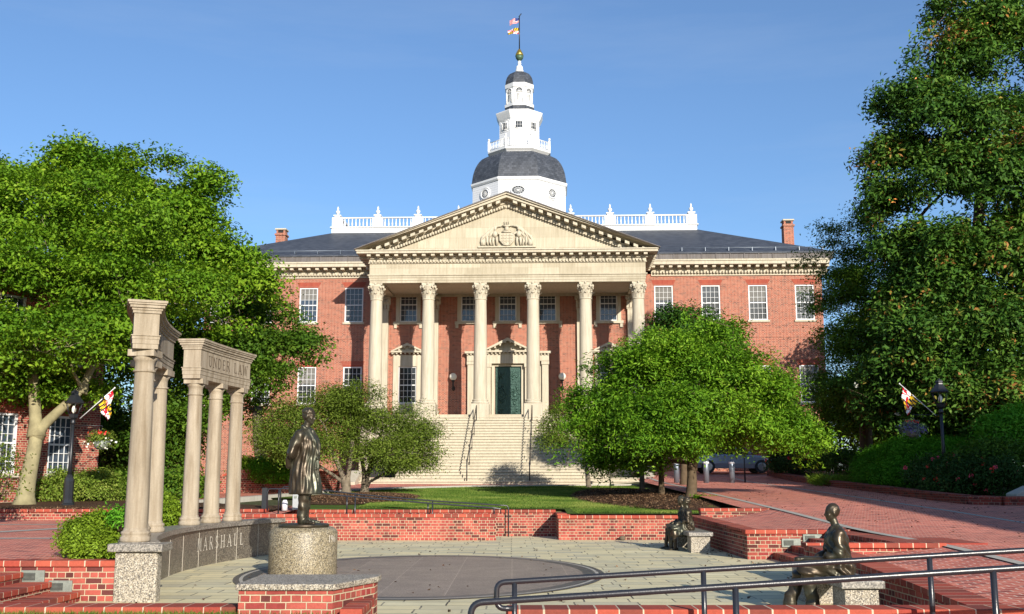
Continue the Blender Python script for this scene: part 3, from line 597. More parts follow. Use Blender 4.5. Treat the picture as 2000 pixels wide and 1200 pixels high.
# near-black sheet painted as the darkness of rooms behind the openings
MB().box(XL + .3, XR - .3, WY + .6, WY + .8, 1.2, 14.7).build('dark_backing', 'painted_dark', SH)
def window(x, zb, zt, w_, mat, frame, rows=6, cols=4, arch=True, sill=True, y=WY, parent=SH, blind=None):
    g_ = MB().add([(x - w_ / 2, y + .15, zb), (x + w_ / 2, y + .15, zb), (x + w_ / 2, y + .15, (zb + zt) / 2), (x - w_ / 2, y + .15, (zb + zt) / 2), (x - w_ / 2, y + .12, (zb + zt) / 2), (x + w_ / 2, y + .12, (zb + zt) / 2), (x + w_ / 2, y + .12, zt), (x - w_ / 2, y + .12, zt)], [(0, 1, 2, 3), (4, 5, 6, 7)])
    o = g_.build('window', mat, parent); f = MB(); t = .075
    for q in ((x - w_ / 2, x - w_ / 2 + t, zb, zt), (x + w_ / 2 - t, x + w_ / 2, zb, zt), (x - w_ / 2 + t, x + w_ / 2 - t, zt - t, zt), (x - w_ / 2 + t, x + w_ / 2 - t, zb, zb + t)): f.box(q[0], q[1], y + .03, y + .18, q[2], q[3])
    f.build('frame', frame, o); s_ = MB(); iw = w_ - 2 * t
    for k in range(1, cols): xx = x - iw / 2 + iw * k / cols; s_.box(xx - .0095, xx + .0095, y + .085, y + .115, zb + t, zt - t)
    for k in range(1, rows): zz = zb + t + (zt - zb - 2 * t) * k / rows; hh = .032 if k == rows // 2 else .0095; s_.box(x - iw / 2, x + iw / 2, y + .08, y + .119, zz - hh, zz + hh)
    s_.build('glazing_bars', frame, o)
    if sill: MB().box(x - w_ / 2 - .1, x + w_ / 2 + .1, y - .09, y + .16, zb - .13, zb - .002).build('sill', 'limestone', o)
    if arch: MB().prism([(x - w_ / 2 - .02, zt + .01), (x + w_ / 2 + .02, zt + .01), (x + w_ / 2 + .2, zt + .36), (x - w_ / 2 - .2, zt + .36)], y - .012, y + .002).build('flat_arch', 'brick_arch', o)
    if blind: MB().box(x - iw / 2, x + iw / 2, y + .1165, y + .1185, zt - t - (zt - zb) * blind, zt - t).build('blind', 'curtain', o)
    return o
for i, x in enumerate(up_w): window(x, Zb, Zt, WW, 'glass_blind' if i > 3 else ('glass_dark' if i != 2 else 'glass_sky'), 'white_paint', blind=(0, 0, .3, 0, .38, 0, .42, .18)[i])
for i, x in enumerate(lo_w): window(x, Lb, Lt, WW, 'glass_dark', 'white_paint', blind=(0, .3, .42, 0, .2, .4, .45, .25)[i])
for x in po_u:
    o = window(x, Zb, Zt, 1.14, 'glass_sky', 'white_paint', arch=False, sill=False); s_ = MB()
    for q in ((x - .8, x - .571, Zb, Zt + .15), (x + .571, x + .8, Zb, Zt + .15)): s_.box(q[0], q[1], WY - .07, WY + .02, q[2], q[3])
    s_.box(x - .571, x + .571, WY - .07, WY + .02, Zt + .002, Zt + .15); s_.box(x - .95, x + .95, WY - .17, WY + .02, Zb - .17, Zb - .002)
    for e in (-.82, .82): s_.box(x + e - .09, x + e + .09, WY - .13, WY, Zb - .42, Zb - .172)
    s_.build('stone_surround', 'limestone', o)
def gable(mb, xc, hw, z0, rise, y0, y1, th=.13):
    sl_ = rise / hw; mb.prism([(xc - hw, z0), (xc + hw, z0), (xc + hw, z0 + th * .8), (xc - hw, z0 + th * .8)], y0, y1)
    for s_ in (-1, 1):
        q = [(xc + s_ * hw, z0 + th * .8), (xc, z0 + th * .8 + rise), (xc, z0 + rise - th * .6), (xc + s_ * (hw - th * 1.4), z0 + th * .8)]
        mb.prism(q if s_ > 0 else [(2 * xc - a, b) for a, b in []] or ([q[3], q[2], q[1], q[0]]), y0 - .01, y1)
        n = max(3, int(hw / .3))
        for k in range(n):
            xx = xc + s_ * hw * (k + .5) / n; zz = z0 + th * .8 + rise * (1 - (k + .5) / n); mb.box(xx - .05, xx + .05, y0 + .05, y1, zz - th * 1.9, zz - th * 1.05)
    n = int(2 * hw / .24)
    for k in range(n): xx = xc - hw + .1 + (2 * hw - .2) * k / (n - 1); mb.box(xx - .045, xx + .045, y0 + .07, y1, z0 - .1, z0 - .002)
    mb.prism([(xc - hw + .2, z0 + th * .8), (xc + hw - .2, z0 + th * .8), (xc, z0 + rise)], y1 - .1, y1)
for x in po_l:
    o = window(x, Lb, Lt, 1.16, 'glass_dark', 'white_paint', arch=False, sill=False); s_ = MB()
    for e0, e1 in ((-.92, -.583), (.583, .92)): s_.box(x + e0, x + e1, WY - .1, WY + .02, Lb - .9, Lt + .75)
    s_.box(x - .582, x + .582, WY - .09, WY + .02, Lt + .002, Lt + .75); s_.box(x - .582, x + .582, WY - .12, WY + .02, Lb - .9, Lb - .002)
    gable(s_, x, 1.06, Lt + .88, .52, WY - .38, WY); s_.build('stone_surround', 'limestone', o)
# columns
def capital(mb, cx, cy, z0, h, r, mi=0, seg=20):
    mb.lathe([(r, z0), (r * 1.12, z0 + .03 * h), (r * 1.12, z0 + .07 * h), (r * .98, z0 + .09 * h), (r * 1.0, z0 + .5 * h), (r * 1.2, z0 + .8 * h), (r * 1.32, z0 + .87 * h)], (cx, cy), seg, mi=mi)
    for row, (zb_, ht, k, ph) in enumerate(((.07, .36, 8, 0), (.2, .46, 8, pi / 8))):
        for i in range(k):
            a = ph + 2 * pi * i / k; ca, sa = cos(a), sin(a); ww = r * .36
            prof = [(1.03, zb_), (1.1, zb_ + ht * .45), (1.24, zb_ + ht * .8), (1.5, zb_ + ht), (1.52, zb_ + ht * .86), (1.34, zb_ + ht * .74)]
            vs = []
            for j, (rr, zz) in enumerate(prof):
                wj = ww * (1.0, 1.1, 1.0, .6, .35, .3)[j]
                for s_ in (-1, 0, 1): R_ = r * rr - (.04 * r if s_ else 0); vs.append((cx + R_ * ca - s_ * wj * sa, cy + R_ * sa + s_ * wj * ca, z0 + zz * h))
            fs = [(3 * j + q, 3 * j + q + 1, 3 * j + q + 4, 3 * j + q + 3) for j in range(len(prof) - 1) for q in (0, 1)]
            mb.add(vs, fs, mi)
    for i in range(4):
        a = pi / 4 + i * pi / 2
        for tt in (-.22, .22):
            c = Vector((cx + r * 1.5 * cos(a + tt), cy + r * 1.5 * sin(a + tt), z0 + .76 * h)); mb.ball(c, (r * .2, r * .2, h * .1), 8, mi)
        mb.tube([(cx + r * 1.0 * cos(a), cy + r * 1.0 * sin(a), z0 + .5 * h), (cx + r * 1.3 * cos(a), cy + r * 1.3 * sin(a), z0 + .72 * h), (cx + r * 1.6 * cos(a), cy + r * 1.6 * sin(a), z0 + .8 * h)], [r * .1, r * .12, r * .1], 6, mi)
    q = []; ab = r * 1.62
    for i in range(4):
        a = pi / 4 + i * pi / 2; a2 = a + pi / 2; A_ = Vector((cos(a), sin(a))) * ab; B_ = Vector((cos(a2), sin(a2))) * ab; mdir = (A_ + B_) / 2
        for s_ in (0.04, .25, .5, .75, .96): p = A_.lerp(B_, s_) - mdir.normalized() * ab * .13 * sin(pi * s_); q.append((cx + p.x, cy + p.y))
    mb.prism(q, z0 + .87 * h, z0 + h, mi, 'z')
    for i in range(4): a = i * pi / 2; mb.ball((cx + r * 1.2 * cos(a), cy + r * 1.2 * sin(a), z0 + .93 * h), (r * .2, r * .2, h * .09), 8, mi)
ZF = 5.45
colx = [-7.93 + i * 3.162 for i in range(6)]
c0 = None
for i, cx in enumerate(colx):
    if c0 is None:
        m = MB(); n = 12; m.lathe([(.405 * (1 - .14 * max(0, (k / n - .25) / .75) ** 1.4), 6.34 + (12.36 - 6.34) * k / n) for k in range(n + 1)], (cx, 0), 32, cap=False); c0 = m.build('column', 'limestone', SH)
        m = MB(); capital(m, cx, 0, 12.33, 1.04, .35); m.build('capital', 'limestone', c0)
        m = MB(); m.lathe([(.50, 6.08), (.54, 6.13), (.54, 6.18), (.47, 6.2), (.45, 6.24), (.47, 6.27), (.49, 6.30), (.46, 6.335), (.41, 6.35)], (cx, 0), 28); m.box(cx - .55, cx + .55, -.55, .55, 4.3, 6.08); m.build('pedestal', 'limestone', c0, .02)
    else: copy_tree(c0, SH, (cx - colx[0], 0, 0))
pl = None
for k in (0, 1, 4, 5):
    cx = {0: -8.29, 1: -5.05, 4: 4.71, 5: 7.95}[k]
    if pl is None:
        px0 = cx; m = MB(); m.box(cx - .42, cx + .42, WY - .28, WY, 5.9, 12.5); pl = m.build('pilaster', 'limestone', SH)
        m = MB(); m.box(cx - .5, cx + .5, WY - .36, WY, 5.2, 5.95); m.build('pedestal', 'limestone', pl)
        m = MB(); m.box(cx - .47, cx + .47, WY - .33, WY, 12.45, 12.52)
        for j in range(5):
            for r_ in range(2): x_ = cx - .4 + .2 * j + (.1 if r_ else 0); m.prism([(WY - .3, 12.55 + .25 * r_), (WY - .34, 12.85 + .25 * r_), (WY - .48, 12.98 + .25 * r_), (WY - .3, 12.9 + .25 * r_)], x_ - .08, x_ + .08, axis='x')
        for s_ in (-1, 1): m.ball((cx + s_ * .45, WY - .35, 13.12), (.13, .1, .1), 8)
        m.box(cx - .55, cx + .55, WY - .45, WY, 13.2, 13.34); m.build('capital', 'limestone', pl)
    else: copy_tree(pl, SH, (cx - px0, 0, 0))
# portico floor, podium, ceiling
m = MB(); m.box(-8.65, -5.55, -.75, WY, 1.0, ZF); m.box(5.55, 8.65, -.75, WY, 1.0, ZF); m.box(-5.55, 5.55, -.2, WY, 1.0, ZF); m.box(-8.5, 8.5, WY - .06, WY - .001, ZF, ZF + .16); m.build('portico_podium', 'limestone_blocks', SH)
m = MB(); m.box(-8.2, 8.2, .3, WY, 13.50, 13.6); m.build('portico_ceiling', 'limestone', SH)
# entablature: three sides of stepped bands
def band(mb, hw, y, z0, z1, back=WY, th=.5):
    mb.box(-hw, hw, y, y + th, z0, z1); mb.box(-hw, -hw + th, y + th, back, z0, z1); mb.box(hw - th, hw, y + th, back, z0, z1)
m = MB()
for (z0, z1, p) in ((13.37, 13.52, 0), (13.52, 13.68, .03), (13.68, 13.80, .06), (13.80, 13.88, .12)): band(m, 8.30 + p, -.38 - p, z0, z1, th=.75 + 2 * p if False else .75)
m.box(-7.9, 7.9, WY - .2, WY, 13.34, 13.5); m.build('architrave', 'limestone_blocks', SH)
m = MB(); band(m, 8.32, -.40, 13.88, 14.55); m.build('frieze', 'limestone_blocks', SH)
def cornice_run(mb, x0, x1, y, z, side=False):
    "dentils and modillions hanging in front of plane y, between x0 and x1"
    n = int((x1 - x0) / .2)
    for k in range(n): xx = x0 + (x1 - x0) * (k + .5) / n; mb.box(xx - .055, xx + .055, y - .14, y, z, z + .15)
    n = int(round((x1 - x0) / .56))
    for k in range(n + 1): xx = x0 + (x1 - x0) * k / n; mb.box(xx - .11, xx + .11, y - .55, y, z + .31, z + .45)
m = MB(); band(m, 8.40, -.48, 14.55, 14.60); band(m, 8.36, -.44, 14.60, 14.82); cornice_run(m, -8.3, 8.3, -.44, 14.60)
band(m, 8.46, -.54, 14.82, 15.06); band(m, 9.02, -1.10, 15.06, 15.20); band(m, 9.08, -1.16, 15.20, 15.27)
for k in range(8):
    for s_ in (-1, 1): yy = -.2 + k * .6; m.box(s_ * 8.4 if s_ > 0 else -9.0, 9.0 if s_ > 0 else -8.4, yy, yy + .26, 14.90, 15.06)
m.build('cornice', 'limestone', SH)
# pediment
SLP = (18.72 - 15.27) / 9.08
tz = lambda x: 18.72 - SLP * abs(x)
m = MB(); m.prism([(-8.2, 15.27), (8.2, 15.27), (0, 15.27 + SLP * 8.2)], -.35, 0.3); m.build('tympanum', 'limestone_blocks', SH)
m = MB()
def rake(a, b, y0, y1, mi=0, xi=9.08):
    for s_ in (-1, 1):
        xo = xi; q = [(s_ * xo, tz(xo) - a), (0, tz(0) - a), (0, tz(0) - b), (s_ * max(.1, xo - max(0, b - .0) / SLP * .0), tz(xo) - b)]
        q = [(x_, max(z_, 15.28)) for x_, z_ in q]
        if s_ > 0: q = q
        else: q = q[::-1]
        m.prism(q, y0, y1, mi)
rake(.0, .09, -1.22, .2); rake(.09, .27, -1.10, .2); rake(.27, .50, -.52, .2); rake(.50, .76, -.42, .2)
n = 17
for s_ in (-1, 1):
    for k in range(1, n):
        x_ = s_ * (8.75 * k / n); z_ = tz(x_) - .27; m.prism([(x_ - .13, z_ - .17 + (.13 * SLP * s_)), (x_ + .13, z_ - .17 - (.13 * SLP * s_)), (x_ + .13, z_ - (.13 * SLP * s_)), (x_ - .13, z_ + (.13 * SLP * s_))], -1.02, -.5)
    nd = 46
    for k in range(nd):
        x_ = s_ * (.12 + 7.4 * k / nd); z_ = tz(x_) - .70; m.prism([(x_ - .05, z_ - .02), (x_ + .05, z_ - .02), (x_ + .05, z_ + .13), (x_ - .05, z_ + .13)], -.56, -.4)
m.build('raking_cornice', 'limestone', SH)
m = MB()
for s_ in (-1, 1):
    q = [(s_ * 9.16, 15.30), (0, 18.80), (0, 18.725), (s_ * 9.14, 15.26)]; m.prism(q if s_ > 0 else q[::-1], -1.28, 16)
m.build('portico_roof', 'lead_band', SH)
# wing cornices, gutter band, roof
for x0, x1 in ((-20.35, -9.1), (9.1, 20.35)):
    m = MB(); a, b = (x0, x1)
    m.box(a, b, WY - .08, WY, 14.62, 14.80); cornice_run(m, a + .1, b - .1, WY - .12, 14.76); m.box(a, b, WY - .12, WY, 14.80, 15.05); m.box(a, b, WY - .2, WY, 15.05, 15.24); m.box(a, b, WY - .80, WY, 15.24, 15.46); m.box(a, b, WY - .86, WY, 15.46, 15.56)
    m.build('wing_cornice', 'limestone', SH)
for s_ in (-1, 1):
    m = MB(); m.box(*sorted((s_ * 20.6, s_ * 9.12)), WY - .72, WY + .6, 15.56, 16.0)
    for k in range(13): xx = s_ * (9.6 + k * .9); m.box(xx - .04, xx + .04, WY - .76, WY - .71, 15.6, 15.99)
    m.build('gutter_band', 'lead_band', SH)
RX, DX, RY0, DY0, ZE, ZD = 20.75, 13.3, WY - .78, 13.2, 16.0, 19.72
m = MB(); m.add([(-RX, RY0, ZE), (RX, RY0, ZE), (DX, DY0, ZD), (-DX, DY0, ZD), (RX, 36, ZE), (-RX, 36, ZE), (DX, 27, ZD), (-DX, 27, ZD)], [(0, 1, 2, 3), (1, 4, 6, 2), (5, 0, 3, 7), (4, 5, 7, 6), (3, 2, 6, 7)])
m.box(-RX, -9.12, RY0 - .02, RY0 + .1, 15.93, 16.0); m.box(9.12, RX, RY0 - .02, RY0 + .1, 15.93, 16.0); m.build('slate_roof', 'slate', SH)
for s_ in (-1, 1):
    m = MB(); m.tube([(s_ * 9.4, RY0 + .55, 16.42), (s_ * 20.4, RY0 + .55, 16.42)], .022, 6); [m.box(s_ * (9.6 + 1.5 * k) - .015, s_ * (9.6 + 1.5 * k) + .015, RY0 + .5, RY0 + .9, 16.2, 16.44) for k in range(8)]
    m.build('snow_rail', 'steel_post', SH)
m = MB(); m.box(-13.55, 13.3, 13.0, 14.2, 19.60, 20.02); m.box(-13.65, 13.4, 12.9, 14.3, 20.02, 20.09); m.box(-13.55, -12.6, 14.2, 26, 19.6, 20.02); m.box(12.4, 13.3, 14.2, 26, 19.6, 20.02)
bal = m.build('roof_balustrade', 'white_paint', SH)
px_ = [-13.2, -10.2, -7.2, -4.2, 4.1, 7.0, 9.95, 12.95]; u0 = None
for x in px_:
    if u0 is None:
        u0x = x; m = MB(); m.box(x - .21, x + .21, 13.24, 13.66, 20.09, 20.98); m.box(x - .28, x + .28, 13.17, 13.73, 20.98, 21.06)
        m.lathe([(.08, 21.06), (.06, 21.14), (.15, 21.26), (.17, 21.36), (.08, 21.46), (.05, 21.5), (.08, 21.58), (.02, 21.76)], (x, 13.45), 10); m.box(x - .4, x - .21, 13.32, 13.58, 20.09, 20.9); m.box(x + .21, x + .4, 13.32, 13.58, 20.09, 20.9); u0 = m.build('urn_pedestal', 'white_paint', bal)
    else: copy_tree(u0, bal, (x - u0x, 0, 0))
m = MB()
for a, b in zip(px_[:-1], px_[1:]):
    m.box(a + .4, b - .4, 13.34, 13.56, 20.12, 20.2); m.box(a + .4, b - .4, 13.34, 13.56, 20.82, 20.9); n = int((b - a - .8) / .25)
    for k in range(n): xx = a + .4 + (b - a - .8) * (k + .5) / n; m.lathe([(.035, 20.2), (.065, 20.4), (.03, 20.62), (.04, 20.82)], (xx, 13.45), 6, cap=False)
for s_ in (-1, 1):
    m.box(s_ * 13.0 - .15, s_ * 13.0 + .15, 13.7, 25, 20.12, 20.24); m.box(s_ * 13.0 - .15, s_ * 13.0 + .15, 13.7, 25, 20.8, 20.92)
    for k in range(50): m.lathe([(.04, 20.24), (.075, 20.42), (.035, 20.62), (.05, 20.8)], (s_ * 13.0, 13.8 + .22 * k), 5, cap=False)
m.build('balusters', 'white_paint', bal)
m = MB(); m.tube([(9.9, 13.4, 20.9), (9.9, 13.4, 21.5)], .02, 5); m.ball((9.9, 13.4, 21.3), .1, 8); m.build('roof_camera', 'white_paint', SH)
def chimney(x, y, z0, z1):
    m = MB(); m.box(x - .36, x + .36, y - .4, y + .4, z0, z1 - .35); m.box(x - .43, x + .43, y - .48, y + .48, z1 - .5, z1 - .38); m.box(x - .33, x + .33, y - .36, y + .36, z1 - .35, z1 - .08); c = m.build('chimney', 'brick_facade', SH)
    MB().box(x - .41, x + .41, y - .46, y + .46, z1 - .08, z1 + .02).build('chimney_cap', 'limestone', c); m = MB(); m.box(x - .2, x + .2, y - .37, y - .361, z1 - .3, z1 - .12); m.build('flue_dark_panel', 'painted_dark', c)  # flue mouth is a near-black panel, its shade put into the colour
chimney(-17.5, 14, 16.5, 20.15); chimney(20.05, 14, 15.5, 20.5)
# doorway
dc = -.135
m = MB()
for s_ in (-1, 1):
    m.box(dc + s_ * .95 - .1, dc + s_ * .95 + .1, WY - .12, WY + .2, ZF, 9.0)
    m.box(dc + s_ * 1.28 - .19, dc + s_ * 1.28 + .19, WY - .42, WY, ZF, 8.72); m.box(dc + s_ * 1.28 - .24, dc + s_ * 1.28 + .24, WY - .48, WY, 8.72, 8.95)
    m.box(dc + s_ * 2.38 - .20, dc + s_ * 2.38 + .20, WY - .30, WY, ZF, 8.9); m.box(dc + s_ * 2.38 - .25, dc + s_ * 2.38 + .25, WY - .36, WY, 8.9, 9.1)
    m.box(*sorted((dc + s_ * 1.5, dc + s_ * 2.2)), WY - .1, WY, ZF, 9.0)
    m.box(*sorted((dc + s_ * 1.53, dc + s_ * 2.62)), WY - .34, WY, 9.12, 9.5); m.box(*sorted((dc + s_ * 1.53, dc + s_ * 2.75)), WY - .5, WY, 9.6, 9.74)
    for k in range(5): xx = dc + s_ * (1.7 + .22 * k); m.box(xx - .05, xx + .05, WY - .44, WY, 9.5, 9.6)
m.box(dc - .85, dc + .85, WY - .12, WY + .2, 8.8, 9.0); m.box(dc - 1.5, dc + 1.5, WY - .4, WY, 8.96, 9.62)
gable(m, dc, 1.62, 9.66, .82, WY - .66, WY, .14); m.build('door_surround', 'limestone', SH)
d = MB().box(-.97, .70, WY + .10, WY + .16, ZF, 8.80).build('door', 'door_bronze', SH)
for s_ in (-1, 1):
    xm = dc + s_ * .42; m = MB(); m.box(xm - .38, xm + .38, WY + .05, WY + .099, ZF + .05, 8.75)
    for zc, hh in ((5.9, .22), (6.6, .34), (7.35, .34), (8.15, .34)):
        r_ = hh
        for q in ((xm - .3, xm + .3, zc - r_, zc - r_ + .04), (xm - .3, xm + .3, zc + r_ - .04, zc + r_), (xm - .3, xm - .26, zc - r_ + .04, zc + r_ - .04), (xm + .26, xm + .3, zc - r_ + .04, zc + r_ - .04)): m.box(q[0], q[1], WY + .015, WY + .05, q[2], q[3])
        for j in range(7): m.ball((xm + random.uniform(-.17, .17), WY + .05, zc + random.uniform(-r_ * .6, r_ * .6)), (random.uniform(.04, .08), .04, random.uniform(.05, .12)), 6)
    ring = [(xm + .29 * cos(2 * pi * k / 20), WY + .03, 6.98 + .29 * sin(2 * pi * k / 20)) for k in range(21)]; m.tube(ring, .03, 5); m.ball((xm, WY + .05, 6.98), (.14, .04, .16), 8)
    m.build('door_leaf', 'door_bronze', d)
for x, lb in ((-3.63, 'white globe wall lamp on a black bracket left of the bronze door'), (3.32, 'white globe wall lamp on a black bracket right of the bronze door')):
    t = bthing('wall_lamp', lb, 'wall lamp', group='globe lamps beside the bronze door'); m = MB(); m.ball((x, WY - .35, 8.12), .24, 14); m.build('globe', 'lamp_globe', t)
    m = MB(); m.tube([(x, WY - .05, 7.35), (x, WY - .32, 7.38), (x, WY - .36, 7.6), (x, WY - .35, 7.88)], .05, 8); m.ball((x, WY - .08, 7.4), (.12, .1, .16), 8); m.lathe([(.05, 7.8), (.13, 7.86), (.1, 7.93)], (x, WY - .35), 10); m.build('bracket', 'black_iron', t)
# relief in the tympanum
m = MB(); zc = 15.62; yb = -.36
m.prism([(-.42, zc + .75), (-.4, zc + .25), (0, zc - .0), (.4, zc + .25), (.42, zc + .75)][::1], yb - .16, yb); m.tube([(-.42, yb - .14, zc + .78), (-.42, yb - .14, zc + .3), (-.2, yb - .14, zc + .05), (0, yb - .14, zc), (.2, yb - .14, zc + .05), (.42, yb - .14, zc + .3), (.42, yb - .14, zc + .78)], .045, 6)
for k in range(3): m.box(-.36, .36, yb - .19, yb - .16, zc + .25 + .17 * k, zc + .29 + .17 * k); m.box(-.22 + .2 * k - .02, -.22 + .2 * k + .02, yb - .19, yb - .16, zc + .15, zc + .72)
m.ball((0, yb - .12, zc + 1.0), (.15, .14, .17), 10); m.tube([(-.28, yb - .12, zc + .84), (0, yb - .16, zc + .82), (.28, yb - .12, zc + .84)], .055, 6)
for k in range(5): m.ball((-.24 + .12 * k, yb - .14, zc + .9), .045, 6)
m.tube([(-.3, yb - .1, zc + 1.22), (0, yb - .16, zc + 1.18), (.3, yb - .1, zc + 1.24)], [.03, .08, .03], 6); [m.tube([(x_, yb - .1, zc + 1.2), (x_ * 1.2, yb - .1, zc + 1.5)], .025, 5) for x_ in (-.12, .0, .1)]
for s_ in (-1, 1):
    x_ = s_ * .72
    m.ball((x_, yb - .14, zc + 1.02), (.1, .1, .12), 10); m.tube([(x_, yb - .1, zc + .9), (x_, yb - .13, zc + .7), (x_ * 1.02, yb - .12, zc + .5)], [.08, .17, .13], 8)
    for e in (-.09, .09): m.tube([(x_ + e, yb - .1, zc + .5), (x_ + e * 1.3, yb - .14, zc + .25), (x_ + e * 1.2, yb - .1, zc - .02)], [.09, .075, .055], 7)
    m.tube([(x_ - s_ * .12, yb - .12, zc + .82), (x_ - s_ * .26, yb - .16, zc + .68), (x_ - s_ * .36, yb - .14, zc + .74)], [.06, .05, .04], 6); m.tube([(x_ + s_ * .12, yb - .12, zc + .82), (x_ + s_ * .28, yb - .14, zc + .6), (x_ + s_ * .4, yb - .12, zc + .55)], [.06, .05, .04], 6)
    for k in range(6):
        q = k / 5; m.tube([(s_ * .3, yb - .08, zc + 1.2), (s_ * (.55 + .25 * q), yb - .08 - .03 * (k % 2), zc + 1.22 - .1 * q), (s_ * (.85 + .55 * q), yb - .07 - .05 * (k % 2), zc + .95 - .4 * q), (s_ * (.95 + .62 * q), yb - .05 - .05 * (k % 2), zc + .35 - .3 * q * .4)], [.03, .07, .09, .05], 6)
    for k in range(4): m.tube([(s_ * (1.0 + .16 * k), yb - .06 - .05 * (k % 2), zc + .6), (s_ * (1.02 + .17 * k), yb - .1, zc + .25), (s_ * (.95 + .19 * k), yb - .06, zc - .0)], [.05, .085, .06], 6)
    m.ball((s_ * 1.42, yb - .08, zc + .2), (.14, .1, .22), 8); m.ball((s_ * 1.35, yb - .08, zc + .55), (.2, .08, .12), 8)
m.box(-1.75, 1.75, yb - .1, yb, zc - .12, zc - .03); m.build('coat_of_arms', 'limestone', SH)
# near-black panel painted as the shade inside a cellar opening beside the stairs
MB().box(-8.1, -6.4, -.79, -.751, 1.6, 2.55).build('cellar_dark_panel', 'painted_dark', SH)

# ------------------------------------------------------------------ stone staircase
ST = bthing('stone_staircase', 'broad pale stone staircase climbing to the portico', 'staircase')
N_ = 25; RI = (ZF - 1.22) / N_; TR = .33
for k in range(N_):
    zt_ = ZF - RI * k; y1 = -.2 - TR * k; hw = 5.55 if k < 21 else 7.35; m = MB(); m.box(-hw, hw, y1 - TR, y1, .9, zt_ - .075 - RI); m.box(-hw + .02, hw - .02, y1 - TR + .03, y1, zt_ - RI - .075, zt_ - RI - .05); m.box(-hw - .01, hw + .01, y1 - TR - .045, y1, zt_ - RI - .05, zt_ - RI); m.build('step', 'step_stone', ST)
for s_ in (-1, 1): m = MB(); m.box(*sorted((s_ * 7.36, s_ * 7.9)), -8.9, -7.0, .9, 1.95, 0, (-.45, .15)); m.build('cheek_block', 'limestone', ST)
def stair_rail(x, lb):
    t = bthing('stair_handrail', lb, 'handrail', group='handrails on the stone staircase'); f = lambda y: (ZF + (y + .2) / TR * RI)
    ya, yb2 = -1.1, -7.6; m = MB(); m.tube([(x, ya, f(ya) + .05), (x, ya, f(ya) + .92), (x, (ya + yb2) / 2, f((ya + yb2) / 2) + .92), (x, yb2, f(yb2) + .92), (x, yb2 - .2, f(yb2) + .85), (x, yb2 - .2, f(yb2) - .1)], .032, 8); m.build('rail', 'rail_paint', t)
    for k in range(1, 4):
        yy = ya + (yb2 - ya) * k / 4; m = MB(); m.tube([(x, yy, f(yy) - .1), (x, yy, f(yy) + .91)], .022, 6); m.build('post', 'rail_paint', t)
stair_rail(-1.75, 'dark metal handrail on the left of the middle stair flight'); stair_rail(1.5, 'dark metal handrail on the right of the middle stair flight')

# ------------------------------------------------------------------ wooden dome tower on the older building behind
TW = bthing('dome_tower', 'white octagonal wooden dome tower with slate dome, gallery and cupola', 'tower')
tx, ty = -.49, 40.0
def oct_(r_in): return r_in / cos(pi / 8)                       # half width across flats -> corner radius
R8 = pi / 8
def osh(prof, mat, name, parent=TW, bev=0): m = MB(); m.lathe([(oct_(r), z) for r, z in prof], (tx, ty), 8, R8, smooth=False); return m.build(name, mat, parent, bev)
osh([(4.55, 12), (4.55, 29.95)], 'clapboard', 'drum'); osh([(4.62, 29.95), (4.72, 30.1), (4.72, 30.28)], 'white_paint', 'drum_cornice')
mo = MB(); mo.box(tx - 9, tx + 9, ty - 9, ty + 9, 8, 24); mo.build('old_roof', 'slate', TW)
pr_ = [(4.66, 30.28)]
for k in range(1, 11):
    a = k / 10; pr_.append((4.62 - (4.62 - 2.85) * (1 - sqrt(max(0, 1 - (a * .98) ** 2.0))) ** .95 * 1.0, 30.28 + (33.25 - 30.28) * a))
osh(pr_, 'slate', 'dome_roof'); osh([(2.75, 33.2), (2.85, 33.4), (3.1, 33.6), (3.1, 33.8), (2.2, 33.84)], 'white_paint', 'gallery')
m = MB()
for k in range(8):
    a0 = R8 + k * pi / 4; a1 = a0 + pi / 4; r = oct_(3.0); A_ = Vector((tx + r * cos(a0), ty + r * sin(a0), 0)); B_ = Vector((tx + r * cos(a1), ty + r * sin(a1), 0))
    m.box(A_.x - .1, A_.x + .1, A_.y - .1, A_.y + .1, 33.8, 34.85); m.ball((A_.x, A_.y, 35.0), .13, 8)
    for z in (33.92, 34.66): m.tube([A_ + Vector((0, 0, z)), B_ + Vector((0, 0, z))], .055, 4)
    for j in range(1, 11): q = A_.lerp(B_, j / 11); m.lathe([(.035, 33.9), (.07, 34.15), (.03, 34.4), (.045, 34.66)], (q.x, q.y), 5, cap=False)
m.build('gallery_railing', 'white_paint', TW)
osh([(1.98, 33.8), (1.98, 37.0)], 'clapboard', 'middle_stage'); osh([(2.0, 37.0), (2.08, 37.15), (2.25, 37.55), (2.32, 37.75), (2.32, 37.85)], 'white_paint', 'middle_cornice')
osh([(2.28, 37.85), (1.45, 38.15), (1.42, 38.55)], 'slate', 'skirt_roof'); osh([(1.46, 38.55), (1.46, 38.85), (1.36, 38.9), (1.33, 40.5), (1.42, 40.55), (1.45, 40.95)], 'white_paint', 'lantern')
pr_ = [(1.40, 40.95)] + [(1.40 - (1.40 - .45) * (1 - sqrt(max(0, 1 - (k / 8 * .97) ** 2))), 40.95 + 1.45 * k / 8) for k in range(1, 9)]
osh(pr_, 'slate', 'cupola_roof')
m = MB(); m.lathe([(.42, 42.3), (.42, 42.7), (.36, 42.78), (.34, 43.1), (.2, 43.25), (.14, 43.35), (.2, 43.45), (.14, 43.6), (.16, 43.72)], (tx, ty), 16); m.build('finial_base', 'white_paint', TW)
m = MB(); m.lathe([(.1, 43.68), (.36, 44.0), (.43, 44.28)], (tx, ty), 18); m.build('acorn_cup', 'verdigris', TW); m = MB(); m.lathe([(.43, 44.28), (.38, 44.5), (.2, 44.85), (.06, 45.05)], (tx, ty), 18); m.build('acorn', 'gold', TW)
